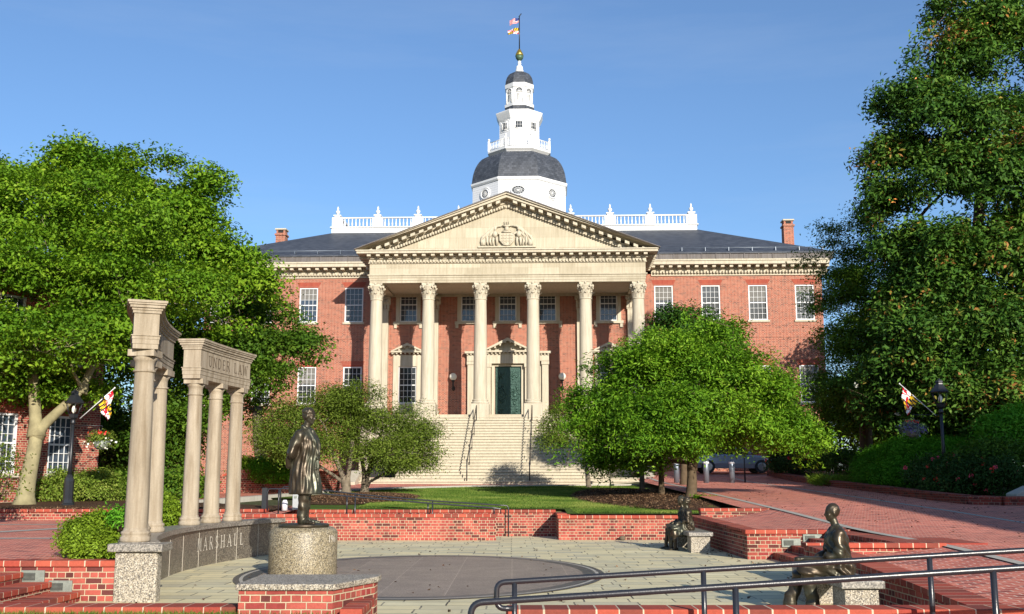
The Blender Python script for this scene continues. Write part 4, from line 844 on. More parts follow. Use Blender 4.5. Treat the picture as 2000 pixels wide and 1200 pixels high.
m = MB(); m.tube([(tx, ty, 45.0), (tx, ty, 48.55)], [.06, .045], 8); m.tube([(tx - .06, ty, 48.5), (tx + .2, ty, 48.85)], .05, 6); m.build('flagpole', 'black_iron', TW)
def face_frame(k, r):
    "point on the k-th octagon face (k=6 faces the viewer): returns f(u,out,z)"
    a = k * pi / 4; n = Vector((cos(a), sin(a), 0)); u = Vector((-sin(a), cos(a), 0)); return lambda uu, out, z: Vector((tx, ty, 0)) + n * (r + out) + u * uu + Vector((0, 0, z))
for k in (5, 6, 7):
    F = face_frame(k, 4.55); rx, rz = (.62, .42) if k == 6 else (.5, .42); zc = 28.95; wd = MB(); n = 28
    rim = [F(rx * 1.35 * cos(2 * pi * j / n), .03, zc + rz * 1.4 * sin(2 * pi * j / n)) for j in range(n)]; wd.add([F(rx * cos(2 * pi * j / n), .03, zc + rz * sin(2 * pi * j / n)) for j in range(n)], [tuple(range(n))])
    o = wd.build('oval_window', 'glass_dark', TW); f = MB(); f.tube([F(rx * 1.08 * cos(2 * pi * j / n), .05, zc + rz * 1.1 * sin(2 * pi * j / n)) for j in range(n + 1)], .085, 6); f.tube([F(rx * 1.42 * cos(2 * pi * j / n), .03, zc + rz * 1.5 * sin(2 * pi * j / n)) for j in range(n + 1)], .05, 6)
    for j in range(6): a = pi * j / 6; f.tube([F(rx * cos(a), .06, zc + rz * sin(a)), F(-rx * cos(a), .06, zc - rz * sin(a))], .02, 4)
    f.tube([F(rx * .55 * cos(2 * pi * j / 16), .06, zc + rz * .55 * sin(2 * pi * j / 16)) for j in range(17)], .02, 4); f.build('frame', 'white_paint', o)
    F = face_frame(k, 1.98); z0, z1, w_ = 36.0, 36.72, .36; g2 = MB().add([F(-w_, .02, z0), F(w_, .02, z0), F(w_, .02, z1), F(-w_, .02, z1)], [(0, 1, 2, 3)]); o = g2.build('window', 'glass_dark', TW); f = MB()
    for a_, b_ in (((-w_, z0), (w_, z0)), ((w_, z0), (w_, z1)), ((w_, z1), (-w_, z1)), ((-w_, z1), (-w_, z0))): f.tube([F(a_[0], .04, a_[1]), F(b_[0], .04, b_[1])], .06, 4)
    for uu in (-w_ / 3, w_ / 3): f.tube([F(uu, .04, z0), F(uu, .04, z1)], .018, 4)
    f.tube([F(-w_, .04, (z0 + z1) / 2), F(w_, .04, (z0 + z1) / 2)], .018, 4)
    for a_, b_ in (((-w_ * 1.6, z0 - .2), (w_ * 1.6, z0 - .2)), ((-w_ * 1.6, z1 + .2), (w_ * 1.6, z1 + .2)), ((-w_ * 1.6, z0 - .2), (-w_ * 1.6, z1 + .2)), ((w_ * 1.6, z0 - .2), (w_ * 1.6, z1 + .2))): f.tube([F(a_[0], .01, a_[1]), F(b_[0], .01, b_[1])], .035, 4)
    f.build('frame', 'white_paint', o)
    F = face_frame(k, 1.345); w_ = .3; zs_ = 40.08; arc = [(w_ * cos(pi * j / 10), zs_ + w_ * sin(pi * j / 10)) for j in range(11)]; g2 = MB().add([F(x_, .02, z_) for x_, z_ in arc], [tuple(range(11))]); g2.add([F(-w_, .02, 39.1), F(w_, .02, 39.1), F(w_, .02, 39.75), F(-w_, .02, 39.75)], [(0, 1, 2, 3)]) if False else None
    o = g2.build('arched_window', 'glass_dark', TW); f = MB(); f.tube([F(x_ * 1.25, .05, zs_ + (z_ - zs_) * 1.25) for x_, z_ in arc], .06, 5)
    for j in (2, 4, 6, 8): f.tube([F(0, .04, zs_), F(arc[j][0], .04, arc[j][1])], .018, 4)
    for uu in (-w_ * 1.3, w_ * 1.3): f.tube([F(uu, .06, 38.9), F(uu, .06, zs_)], .07, 5)
    f.tube([F(-w_ * 1.3, .05, zs_ - .04), F(w_ * 1.3, .05, zs_ - .04)], .05, 4)
    for j in range(9): z_ = 39.15 + j * .085; f.tube([F(-w_ * .8, .02, z_), F(w_ * .8, .02, z_)], .03, 4)
    f.build('frame', 'white_paint', o)
def flag_mesh(name, label, origin, u, v, W_, H_, colour, wave, mats, nx=24, ny=16, drape=None):
    "cloth on grid; colour(s,t) gives the material index"
    vs = []; fs = []; mi = []
    for j in range(ny + 1):
        for i in range(nx + 1):
            s_ = i / nx; t_ = j / ny; p = Vector(origin) + u * (s_ * W_) + v * (t_ * H_); p = drape(p, s_, t_) if drape else p; p = p + wave(s_, t_); vs.append(p)
    m = MB(); m.v = [tuple(p) for p in vs]
    for j in range(ny):
        for i in range(nx): m.f.append((j * (nx + 1) + i, j * (nx + 1) + i + 1, (j + 1) * (nx + 1) + i + 1, (j + 1) * (nx + 1) + i)); m.m.append(colour((i + .5) / nx, (j + .5) / ny)); m.sm.append(True)
    o = m.build(name, mats); return tag(o, label, 'flag')
def state_flag(s, t):
    "quartered: yellow and black bars with a diagonal counterchange, red and white crosses; 0 red 1 white 2 yellow 3 black"
    q = (s < .5) == (t > .5); a = (s % .5) * 2; b = (t % .5) * 2
    if q: k = int(a * 6) % 2; return (2, 3)[k ^ (1 if b > a else 0)]
    c = (abs(a - .5) < .11) or (abs(b - .5) < .11); tip = (abs(a - .5) < .2 and (b < .14 or b > .86)) or (abs(b - .5) < .2 and (a < .12 or a > .88)); k = (a < .5) ^ (b < .5)
    return (0 if k else 1) if (c or tip) else (1 if k else 0)
SF = ['flag_red', 'flag_white', 'flag_yellow', 'flag_black']
def stripes(s, t): return 2 if (s < .42 and t > .46) else (int(t * 13) + 0) % 2
o1 = bw(tx - .05, ty, 47.95); ux = Vector((-1, .15, 0)).normalized()
flag_mesh('national_flag', 'striped national flag at the top of the tower flagpole', o1, ux, Vector((0, 0, 1)), .95, .5, stripes, lambda s, t: Vector((0, .12 * sin(s * 7 + t), -.3 * s * (1.1 - .3 * t))), ['flag_red', 'flag_white', 'flag_blue'])
o2 = bw(tx - .05, ty, 46.75); flag_mesh('state_flag', 'state flag in black, yellow, red and white below the national flag on the tower', o2, ux, Vector((0, 0, 1)), 1.15, .62, state_flag, lambda s, t: Vector((0, .13 * sin(s * 7 + 1 + t), -.25 * s + .2 * s * s * (1 - t))), SF)

# ------------------------------------------------------------------ memorial: curved granite wall, columns, entablatures
# arc centre and inner-face radius: the wall bulges to the left
AC = (7.25, 19.65); AR = 13.0
def apt(a, r, z=0.0): return Vector((AC[0] - r * cos(a), AC[1] + r * sin(a), z))     # a in radians, 0 = leftmost, + away
def arc_block(mb, a0, a1, r0, r1, z0, z1, n=24, mi=0, ends=True):
    vs = []
    for i in range(n + 1):
        a = a0 + (a1 - a0) * i / n
        for r, z in ((r0, z0), (r1, z0), (r1, z1), (r0, z1)): vs.append(apt(a, r, z))
    fs = []
    for i in range(n):
        k = 4 * i
        for q in range(4): fs.append((k + q, k + (q + 1) % 4, k + 4 + (q + 1) % 4, k + 4 + q)[::-1])
    if ends: fs += [(0, 1, 2, 3), tuple(4 * n + q for q in (3, 2, 1, 0))]
    mb.add(vs, fs, mi)
A0, A1 = math.asin((14.57 - AC[1]) / AR), math.asin((23.9 - AC[1]) / AR)
MW = thing('memorial_wall', 'curved brown granite wall with engraved name and grey coping carrying the columns', 'memorial wall', tuple(apt(0, AR, 0)))
m = MB(); arc_block(m, A0, A1, AR, AR + .42, -.05, .67, 30); m.build('granite_panels', 'granite_panel', MW)
m = MB()
for k in range(1, 10): a = A0 + (A1 - A0) * k / 10; arc_block(m, a - .0004, a + .0004, AR - .004, AR + .01, 0, .67, 1)
m.build('panel_seams', 'engraved_pale', MW)
m = MB(); arc_block(m, A0, A1 + .006, AR - .06, AR + .46, .67, .75, 30); m.build('coping', 'granite_cap', MW)
m = MB(); m.box(-5.18, -4.62, 14.35, 14.56, -.05, .64); m.build('pier', 'granite_rough', MW, .03)
m = MB(); m.prism([(-5.26, 14.28), (-4.54, 14.28), (-4.56, 14.78), (-5.24, 14.78)], .64, .745, 0, 'z'); m.build('pier_cap', 'granite_cap', MW, .015)
# lettering: strokes in a unit box (thick uprights, thin hairlines, small serifs)
TH, TN = .15, .07
def arcp(cx, cy, rx, ry, a0, a1, n=9): return [(cx + rx * cos(radians(a0 + (a1 - a0) * i / n)), cy + ry * sin(radians(a0 + (a1 - a0) * i / n))) for i in range(n + 1)]
def srf(x, y, w=.16): return ([(x - w, y), (x + w, y)], TN)
GL = {
 'M': ([([(.1, 0), (.16, 1)], TN), ([(.16, 1), (.5, .1)], TH), ([(.5, .1), (.84, 1)], TN), ([(.84, 1), (.9, 0)], TH), srf(.1, .02), srf(.9, .02)], 1.0),
 'A': ([([(.08, 0), (.42, 1)], TN), ([(.42, 1), (.78, 0)], TH), ([(.2, .35), (.62, .35)], TN), srf(.08, .02), srf(.78, .02)], .86),
 'R': ([([(.15, 0), (.15, 1)], TH), (([(.15, .97)] + arcp(.38, .74, .26, .23, 90, -90) + [(.15, .51)]), TN), ([(.4, .5), (.8, 0)], TH), srf(.15, .02), srf(.15, .98, .12)], .82),
 'S': ([(arcp(.36, .75, .22, .23, 30, 270, 10) + arcp(.36, .26, .24, .24, 90, -150, 10), TH * .8)], .68),
 'H': ([([(.15, 0), (.15, 1)], TH), ([(.75, 0), (.75, 1)], TH), ([(.15, .5), (.75, .5)], TN), srf(.15, .02), srf(.75, .02), srf(.15, .98), srf(.75, .98)], .92),
 'L': ([([(.15, 0), (.15, 1)], TH), ([(.15, .03), (.62, .03), (.64, .2)], TN), srf(.15, .98)], .72),
 'T': ([([(.38, 0), (.38, 1)], TH), ([(.04, .8), (.05, .97), (.71, .97), (.72, .8)], TN), srf(.38, .02)], .78),
 'U': ([([(.14, 1), (.14, .3)] + arcp(.42, .3, .28, .28, 180, 360, 8) + [(.70, 1)], TH * .8), srf(.14, .98), srf(.7, .98)], .86),
 'G': ([(arcp(.45, .5, .36, .48, 50, 320, 12) + [(.73, .2), (.73, .45)], TH * .8), ([(.58, .45), (.86, .45)], TN)], .92),
 'O': ([(arcp(.46, .5, .37, .47, 0, 360, 16), TH * .8)], .95),
 'D': ([([(.15, 0), (.15, 1)], TH), ([(.15, .97), (.3, .97)] + arcp(.35, .5, .4, .47, 85, -85, 8) + [(.3, .03), (.15, .03)], TN * 1.3)], .9),
 'E': ([([(.15, 0), (.15, 1)], TH), ([(.15, .97), (.6, .97), (.61, .82)], TN), ([(.15, .52), (.5, .52)], TN), ([(.15, .03), (.62, .03), (.64, .2)], TN)], .74),
 'Q': ([(arcp(.46, .5, .37, .47, 0, 360, 16), TH * .8), ([(.5, .15), (.85, -.12)], TH)], .95),
 'J': ([([(.42, 1), (.42, .2)] + arcp(.24, .2, .18, .2, 0, -130, 6), TH * .9), srf(.42, .98)], .6),
 'I': ([([(.2, 0), (.2, 1)], TH), srf(.2, .02), srf(.2, .98)], .42),
 'C': ([(arcp(.46, .5, .37, .48, 48, 312, 14), TH * .8)], .85),
 'N': ([([(.12, 0), (.12, 1)], TN), ([(.12, 1), (.78, 0)], TH), ([(.78, 0), (.78, 1)], TN), srf(.12, .02), srf(.78, .98)], .92),
 'W': ([([(.05, 1), (.3, 0)], TH), ([(.3, 0), (.52, .95)], TN), ([(.52, .95), (.78, 0)], TH), ([(.78, 0), (1.0, 1)], TN), srf(.05, .98), srf(1.0, .98)], 1.1),
 '1': ([([(.15, .85), (.3, 1), (.3, 0)], TH), srf(.3, .02)], .55), '9': ([(arcp(.35, .68, .24, .28, 0, 360, 12), TH * .8), ([(.59, .68), (.55, .3), (.3, 0)], TH * .8)], .72),
 '6': ([(arcp(.35, .3, .24, .28, 0, 360, 12), TH * .8), ([(.11, .3), (.16, .7), (.42, 1)], TH * .8)], .72), '7': ([([(.08, .97), (.6, .97), (.25, 0)], TH * .7)], .66), ' ': ([], .55)}
def lettering(text, h, place, aspect=.8, gap=.22, start=0.0, thick=.006):
    "place(u, v) -> point and outward normal; u runs along the line in metres"
    mb = MB(); x = start
    for ch in text:
        st, adv = GL[ch]
        for pts, th in st:
            P2 = [Vector((p[0] * h * aspect + x, p[1] * h)) for p in pts]; k = len(mb.v); n = len(P2); hw = th * h * .5
            for i, p in enumerate(P2):
                d = (P2[min(i + 1, n - 1)] - P2[max(i - 1, 0)]).normalized(); nn = Vector((-d.y, d.x)) * hw
                for q in (p + nn, p - nn): c, nr = place(q.x, q.y); mb.v.append(tuple(c + nr * thick))
            for i in range(n - 1): mb.f.append((k + 2 * i, k + 2 * i + 1, k + 2 * i + 3, k + 2 * i + 2)); mb.m.append(0); mb.sm.append(False)
        x += (adv + gap) * h * aspect
    return mb, x
def on_arc(u0, zb, R=AR):
    def f(u, v): a = (u0 + u) / AR; n = Vector((cos(a), -sin(a), 0)); return apt(a, R, zb + v), n
    return f
lettering('MARSHALL', .235, on_arc(.40, .28), .98, .5)[0].build('engraved_name', 'engraved_pale', MW)
lettering('THURGOOD', .235, on_arc(-4.65, .28), .90, .5)[0].build('engraved_name', 'engraved_pale', MW)
# columns
def mem_col(x, y, label, zt_, group):
    t = local('memorial_column', label, 'column', (x, y, .75), group); H_ = zt_ - .75; r = .145; b = MB()
    b.lathe([(.19, 0), (.198, .015), (.198, .06), (.182, .072), (.178, .09), (.19, .105), (.19, .13), (.165, .145), (.16, .155), (.155, .18)], (0, 0), 28); b.build('base', 'memorial_stone', t)
    s_ = MB(); n = 10; s_.lathe([(r * (1.04 - .17 * (k / n) ** 1.3), .175 + (H_ - .175 - .3) * k / n) for k in range(n + 1)], (0, 0), 28, cap=False); s_.build('shaft', 'memorial_stone', t)
    c = MB(); z = H_ - .31; c.lathe([(.125, z), (.15, z + .012), (.15, z + .03), (.128, z + .04), (.128, z + .13), (.14, z + .16), (.175, z + .22)], (0, 0), 28); c.box(-.18, .18, -.18, .18, z + .22, z + .31)
    c.build('capital', 'memorial_stone', t); return t
colpos = [(-5.06, 14.75, 0), (-5.50, 16.1, 0), (-5.73, 17.45, 0), (-5.96, 20.25, 0), (-5.86, 21.3, 0), (-5.70, 22.3, 0)]
zc1 = P(290, 683, 14.62).z; zc2 = P(372, 740, 20.1).z
labs = ['nearest stone memorial column, standing on the pier', 'stone memorial column hidden behind the nearest one', 'third stone memorial column from the pier, under the far end of the tall block', 'stone memorial column under the near end of the UNDER LAW block', 'middle stone memorial column under the UNDER LAW block', 'far stone memorial column under the UNDER LAW block']
for i, (x, y, _) in enumerate(colpos): mem_col(x, y, labs[i], zc1 if i < 3 else zc2, 'stone memorial columns')
def entab(name, label, pts, z0, H_, text, hw=.165, th_=.15, u0=.25, asp=.8):
    "pts: centre line in plan; the block follows it"
    t = thing(name, label, 'entablature', (pts[1][0], pts[1][1], z0)); C_ = []; n = 14
    p0, p1, p2 = (Vector((p[0], p[1])) for p in pts)
    for i in range(n + 1):
        q = i / n; C_.append(p0 * (1 - q) * (1 - q) + (p1 * 2 - (p0 + p2) / 2) * 2 * q * (1 - q) + p2 * q * q)
    nrm = []
    for i in range(n + 1): d = (C_[min(i + 1, n)] - C_[max(i - 1, 0)]).normalized(); nrm.append((Vector((d.y, -d.x)), d))
    def run(mb, w_, e, za, zb_):
        vs = []
        for i in range(n + 1):
            c = C_[i] + (nrm[i][1] * (-e if i == 0 else e if i == n else 0)); nn = nrm[i][0] * w_
            vs += [(c.x + nn.x, c.y + nn.y, za), (c.x - nn.x, c.y - nn.y, za), (c.x - nn.x, c.y - nn.y, zb_), (c.x + nn.x, c.y + nn.y, zb_)]
        fs = [tuple((4 * i + q, 4 * i + (q + 1) % 4, 4 * i + 4 + (q + 1) % 4, 4 * i + 4 + q)) for i in range(n) for q in range(4)] + [(3, 2, 1, 0), tuple(4 * n + q for q in range(4))]
        mb.add(vs, [f[::-1] for f in fs] if False else fs)
    m = MB()
    for a, b, e in ((0, .10, 0), (.10, .20, .008), (.20, .265, .015), (.265, .285, .028)): run(m, hw + e, e, z0 + H_ * a, z0 + H_ * b)
    m.build('architrave', 'memorial_stone', t); m = MB(); run(m, hw, 0, z0 + H_ * .285, z0 + H_ * .74); m.build('frieze', 'memorial_stone', t)
    m = MB()
    for a, b, e in ((.74, .80, .02), (.80, .85, .035), (.85, .91, .06), (.91, .95, .08), (.95, 1.0, .095)): run(m, hw + e, e, z0 + H_ * a, z0 + H_ * b)
    m.build('cornice', 'memorial_stone', t)
    L_ = [0]
    for i in range(n): L_.append(L_[-1] + (C_[i + 1] - C_[i]).length)
    def place(u, v):
        u = min(max(u, 0), L_[-1]); i = max(0, min(n - 1, int(np.searchsorted(L_, u)) - 1)); q = (u - L_[i]) / (L_[i + 1] - L_[i]); c = C_[i].lerp(C_[i + 1], q); nn = nrm[i][0].lerp(nrm[i + 1][0], q).normalized(); p = c + nn * hw
        return Vector((p.x, p.y, z0 + H_ * .5 - th_ / 2 + v)), Vector((nn.x, nn.y, 0))
    lettering(text, th_, place, asp, .25, u0)[0].build('engraved_words', 'engraved', t); return t
def ext(a, b, d): a = Vector(a[:2]); b = Vector(b[:2]); return tuple(a + (a - b).normalized() * d)
e1 = [ext(colpos[0], colpos[1], .24), colpos[1][:2], ext(colpos[2], colpos[1], .24)]; e2 = [ext(colpos[3], colpos[4], .24), colpos[4][:2], ext(colpos[5], colpos[4], .24)]
H1 = P(290, 590, 14.6).z - zc1; H2 = P(372, 664, 20.1).z - zc2
entab('memorial_entablature', 'tall weathered stone block seen end on over the nearest memorial column', e1, zc1, H1, 'EQUAL JUSTICE', u0=.25, asp=.8, th_=.17)
entab('memorial_entablature', 'weathered stone block reading UNDER LAW over three memorial columns', e2, zc2, H2, 'UNDER LAW', u0=.42, asp=1.05, th_=.20)

# ------------------------------------------------------------------ bronze figures: one continuous surface each
def cap(mb, a, b, r0, r1, seg=12):
    a = Vector(a); b = Vector(b); d = (b - a); L_ = max(d.length, 1e-4); d /= L_; pts = []; rad = []
    for k in range(4): t = sin(k / 4 * pi / 2); pts.append(a - d * r0 * (1 - t) * .98); rad.append(r0 * max(.12, sqrt(max(0, 1 - (1 - t) ** 2))))
    pts += [a, b]; rad += [r0, r1]
    for k in range(1, 5): t = sin(k / 4 * pi / 2); pts.append(b + d * r1 * t * .98); rad.append(r1 * max(.12, cos(k / 4 * pi / 2)))
    mb.tube(pts, rad, seg)
def chain(mb, pts, rads, seg=12):
    for i in range(len(pts) - 1): cap(mb, pts[i], pts[i + 1], rads[i], rads[i + 1], seg)
def loft(mb, rings, seg=28, rotz=0.0):
    "rings: (cx,cy,z,rx,ry) closed at both ends"
    vs = []; fs = []
    for cx, cy, z, rx, ry in rings:
        for k in range(seg): a = 2 * pi * k / seg; vs.append((cx + rx * cos(a), cy + ry * sin(a), z))
    for i in range(len(rings) - 1):
        for k in range(seg): fs.append((i * seg + k, i * seg + (k + 1) % seg, (i + 1) * seg + (k + 1) % seg, (i + 1) * seg + k))
    fs += [tuple(range(seg - 1, -1, -1)), tuple((len(rings) - 1) * seg + k for k in range(seg))]; mb.add(vs, fs)
def head(mb, c, s=1.0, yaw=0.0, hair='short', pitch=0.0):
    "c: centre of the skull, facing +x; s: scale (1 = 0.24 m tall head)"
    h = MB(); h.ball((-.012, 0, .03), (.100, .078, .098), 18); h.ball((.02, 0, -.035), (.072, .062, .078), 16); h.ball((.055, 0, -.085), (.034, .036, .028), 12)
    h.ball((.062, 0, .028), (.034, .058, .020), 12); chain(h, [(.082, 0, .018), (.104, 0, -.022)], [.011, .015], 8); h.ball((.092, .014, -.026), .011, 8); h.ball((.092, -.014, -.026), .011, 8)
    h.ball((.084, 0, -.053), (.014, .026, .0075), 10); h.ball((.081, 0, -.066), (.014, .023, .008), 10); h.ball((.035, 0, -.045), (.05, .058, .035), 12)
    for s_ in (-1, 1):
        h.ball((.072, s_ * .031, .004), (.013, .016, .009), 10); h.ball((.058, s_ * .045, -.022), (.024, .02, .022), 10); h.ball((-.008, s_ * .078, -.008), (.020, .012, .032), 10); h.ball((-.002, s_ * .083, .008), (.016, .008, .014), 8)
        chain(h, [(.082, s_ * .012, .018), (.07, s_ * .05, .020)], [.009, .007], 6)
    r = random.Random(3)
    if hair == 'wavy':
        for k in range(60):
            a = r.uniform(0, 2 * pi); e = r.uniform(.15, 1.4); p = Vector((-.016 + .098 * cos(e) * cos(a), .078 * cos(e) * sin(a), .035 + .095 * sin(e)))
            if p.x > .055 and p.z < .07: continue
            h.ball(p, r.uniform(.014, .024), 6)
    elif hair == 'short':
        for k in range(90):
            a = r.uniform(0, 2 * pi); e = r.uniform(.05, 1.45); p = Vector((-.016 + .096 * cos(e) * cos(a), .075 * cos(e) * sin(a), .032 + .094 * sin(e)))
            if p.x > .05 and p.z < .075: continue
            h.ball(p, r.uniform(.010, .014), 5)
    elif hair == 'curly':
        for k in range(80):
            a = r.uniform(0, 2 * pi); e = r.uniform(-.6, 1.45); p = Vector((-.028 + .105 * cos(e) * cos(a), .092 * cos(e) * sin(a), .03 + .10 * sin(e)))
            if p.x > .045 and p.z < .08: continue
            h.ball(p, r.uniform(.018, .03), 6)
    mb.merge(h, Matrix.Translation(Vector(c)) @ Matrix.Rotation(yaw, 4, 'Z') @ Matrix.Rotation(pitch, 4, 'Y') @ Matrix.Scale(s, 4))
def hand(mb, wrist, dirv, palm, s=1.0, curl=.5, side=1):
    "palm and five unequal bent fingers; dirv along the fingers, palm = direction the palm faces, side = which side the thumb leaves"
    d = Vector(dirv).normalized(); p = Vector(palm); p = (p - d * p.dot(d)).normalized(); w_ = d.cross(p) * side; W0 = Vector(wrist)
    h = MB()
    for k in range(5): q = -.03 + .015 * k; chain(h, [W0 + w_ * q * .6 * s, W0 + (d * .085 + w_ * q) * s], [.016 * s, .0145 * s], 8)
    for k, (q, L_) in enumerate(((-.032, .060), (-.011, .075), (.011, .080), (.032, .070))):
        b = W0 + (d * .085 + w_ * q) * s; pts = [b]; ang = .15
        for j, f in enumerate((.45, .32, .23)): ang += curl * (.75 + .1 * k); pts.append(pts[-1] + (d * cos(ang) + p * sin(ang)) * L_ * f * s)
        chain(h, pts, [.0095 * s, .009 * s, .008 * s, .007 * s], 8)
    b = W0 + (d * .025 + w_ * .035) * s; chain(h, [b, b + (d * .03 + w_ * .028 + p * .012) * s, b + (d * .058 + w_ * .034 + p * .03) * s], [.012 * s, .0105 * s, .0085 * s], 8)
    mb.merge(h)
def shoe(mb, heel, dirv, s=1.0, up=Vector((0, 0, 1))):
    d = Vector(dirv).normalized(); h = Vector(heel); mb2 = MB(); side = up.cross(d)
    for k, (f, hw, hh) in enumerate(((.02, .036, .045), (.07, .036, .05), (.12, .038, .042), (.17, .044, .034), (.215, .042, .028), (.25, .032, .022))): mb2.ball(h + d * f * s + up * hh * .9 * s, (.042 * s, hw * s + .0, hh * s) if abs(d.x) > .5 else (hw * s, .042 * s, hh * s), 10)
    mb.merge(mb2)
def figure(mb, name, parent, voxel, fold=None, smooth=4, mat='bronze', xf=None):
    if xf is not None: q = MB(); q.merge(mb, xf); mb = q
    me = bpy.data.meshes.new(name); me.from_pydata(mb.v, [], mb.f); me.update(); o = bpy.data.objects.new(name, me); COL.objects.link(o)
    r = o.modifiers.new('join', 'REMESH'); r.mode = 'VOXEL'; r.voxel_size = voxel; r.use_smooth_shade = True; sm = o.modifiers.new('s', 'SMOOTH'); sm.iterations = smooth; sm.factor = .5
    dg = bpy.context.evaluated_depsgraph_get(); me2 = bpy.data.meshes.new_from_object(o.evaluated_get(dg)); bpy.data.objects.remove(o)
    if fold:
        n = len(me2.vertices); co_ = np.empty(n * 3, np.float32); me2.vertices.foreach_get('co', co_); co_ = co_.reshape(-1, 3); no = np.empty(n * 3, np.float32); me2.vertex_normals.foreach_get('vector', no); no = no.reshape(-1, 3)
        co_ += no * fold(co_)[:, None]; me2.vertices.foreach_set('co', co_.ravel().astype(np.float32))
    me2.polygons.foreach_set('use_smooth', [True] * len(me2.polygons)); me2.materials.clear(); me2.materials.append(M[mat]); me2.update(); return put(name, me2, parent)
def S1(x): return np.sin(x)
# standing man: faces +x, turned a little to the viewer
def standing(where, yaw, s):
    t = local('bronze_statue', 'tall bronze statue of a standing person in a long coat on the granite drum', 'statue', where, None); XF = Matrix.Scale(s, 4) @ Matrix.Rotation(yaw, 4, 'Z'); XF = Matrix.Translation((0, 0, .05)) @ XF
    d_ = MB(); d_.lathe([(.40, 0), (.425, .012), (.425, .045), (.405, .06)], (0, 0), 40); d_.build('bronze_disc', 'bronze', t)
    m = MB()
    for s_ in (-1, 1):
        yy = s_ * .105; xo = .03 if s_ < 0 else -.04
        chain(m, [(xo * .4, yy, .85), (xo + .01, yy, .48), (xo - .02, yy, .09)], [.115, .088, .072], 16); chain(m, [(xo - .02, yy, .13), (xo + .0, yy, .055)], [.082, .07], 14)
        shoe(m, (xo - .07, yy, 0), (1, s_ * .22, 0), 1.12)
    loft(m, [(.015, 0, .46, .265, .255), (.01, 0, .56, .25, .25), (-.01, 0, .78, .22, .24), (-.01, 0, .95, .205, .225), (.01, 0, 1.08, .198, .22), (.02, 0, 1.2, .19, .225), (.01, 0, 1.31, .17, .23), (-.005, 0, 1.39, .132, .215), (-.015, 0, 1.445, .10, .16), (-.012, 0, 1.49, .075, .09)], 40)
    chain(m, [(-.02, 0, 1.44), (.012, 0, 1.58)], [.068, .058], 14)                     # neck
    for s_ in (-1, 1):                                                           # arms go down and behind the back
        sh = Vector((-.02, s_ * .195, 1.38)); el = Vector((-.12, s_ * .26, 1.09)); wr = Vector((-.23, s_ * .13, .90)); chain(m, [sh, sh.lerp(el, .5), el], [.092, .09, .082], 16); chain(m, [el, wr], [.068, .052], 14)
        hand(m, wr + Vector((-.01, -s_ * .03, -.01)), (-.05, -s_ * 1.0, -.15), (-.2 * s_, 0, .9) if s_ > 0 else (.2, 0, .9), 1.0, .45, s_)
        chain(m, [(.065, s_ * .07, 1.475), (.165, s_ * .085, 1.30), (.215, s_ * .03, 1.08)], [.022, .030, .016], 10)           # lapels
        chain(m, [(-.07, s_ * .02, 1.52), (-.02, s_ * .085, 1.51), (.06, s_ * .06, 1.46)], [.028, .026, .02], 10)             # collar
        m.ball((-.0, s_ * .15, .93), (.10, .085, .03), 10)
    chain(m, [(.21, -.02, 1.08), (.225, -.03, .8), (.272, -.04, .48)], [.014, .016, .014], 8)                                # coat edge
    for z in (1.02, .86): m.ball((.222, -.055, z), .016, 8)
    chain(m, [(.1, 0, 1.46), (.165, 0, 1.2)], [.02, .026], 8)                                                               # tie
    head(m, (.03, 0, 1.675), 1.05, radians(6), 'wavy', radians(7))
    def fold(c):
        x, y, z = c[:, 0] / s, c[:, 1] / s, (c[:, 2] - .05) / s; a = np.arctan2(y, x); coat = np.clip((z - .46) * 12, 0, 1) * np.clip((1.42 - z) * 6, 0, 1)
        f = S1(a * 11 + 2.2 * S1(z * 4.5) + z * 2) * .010 + S1(a * 19 - z * 7 + 2 * S1(z * 9)) * .006 + S1(z * 38 + a * 4) * .0035 * np.clip((z - .85) * 3, 0, 1)
        leg = np.clip((.46 - z) * 8, 0, 1) * np.clip((z - .12) * 10, 0, 1); return (coat * f + leg * (S1(a * 7 + z * 24) * .006 + S1(z * 52 + x * 9) * .004)) * s
    figure(m, 'body', t, .0105, fold, 3, 'bronze', XF); return t
pd = thing('granite_pedestal', 'round speckled granite drum under the bronze standing man', 'pedestal', (-3.53, 18.6, 0)); m = MB(); m.lathe([(.565, 0), (.57, .02), (.57, .70), (.555, .73), (.50, .78)], (-3.53, 18.6), 56); m.build('drum', 'granite_drum', pd)
def on_drum(u, v): a = u / .57 - radians(34); return Vector((-3.53 + .572 * cos(a), 18.6 + .572 * sin(a), .55 + v)), Vector((cos(a), sin(a), 0))
lettering('1967', .11, on_drum, .7, .2)[0].build('engraved_date', 'engraved_pale', pd)
standing((-3.53, 18.6, .78), radians(-16), 1.083)

def bench(x0, x1, y0, y1, h, label):
    t = thing('granite_bench', label, 'bench', ((x0 + x1) / 2, (y0 + y1) / 2, 0), 'granite benches on the plaza'); MB().box(x0, x1, y0, y1, h - .09, h).build('seat_slab', 'granite_cap', t, .014)
    for a, b in ((y0 + .06, y0 + .55), (y1 - .55, y1 - .06)): MB().box(x0 + .05, x1 - .06, a, b, -.02, h - .1).build('leg', 'granite_rough', t, .012)
bench(3.74, 4.24, 12.55, 14.75, .43, 'near granite bench with the single seated bronze figure'); bench(3.88, 4.42, 24.1, 26.7, .44, 'far granite bench with the two seated bronze children')

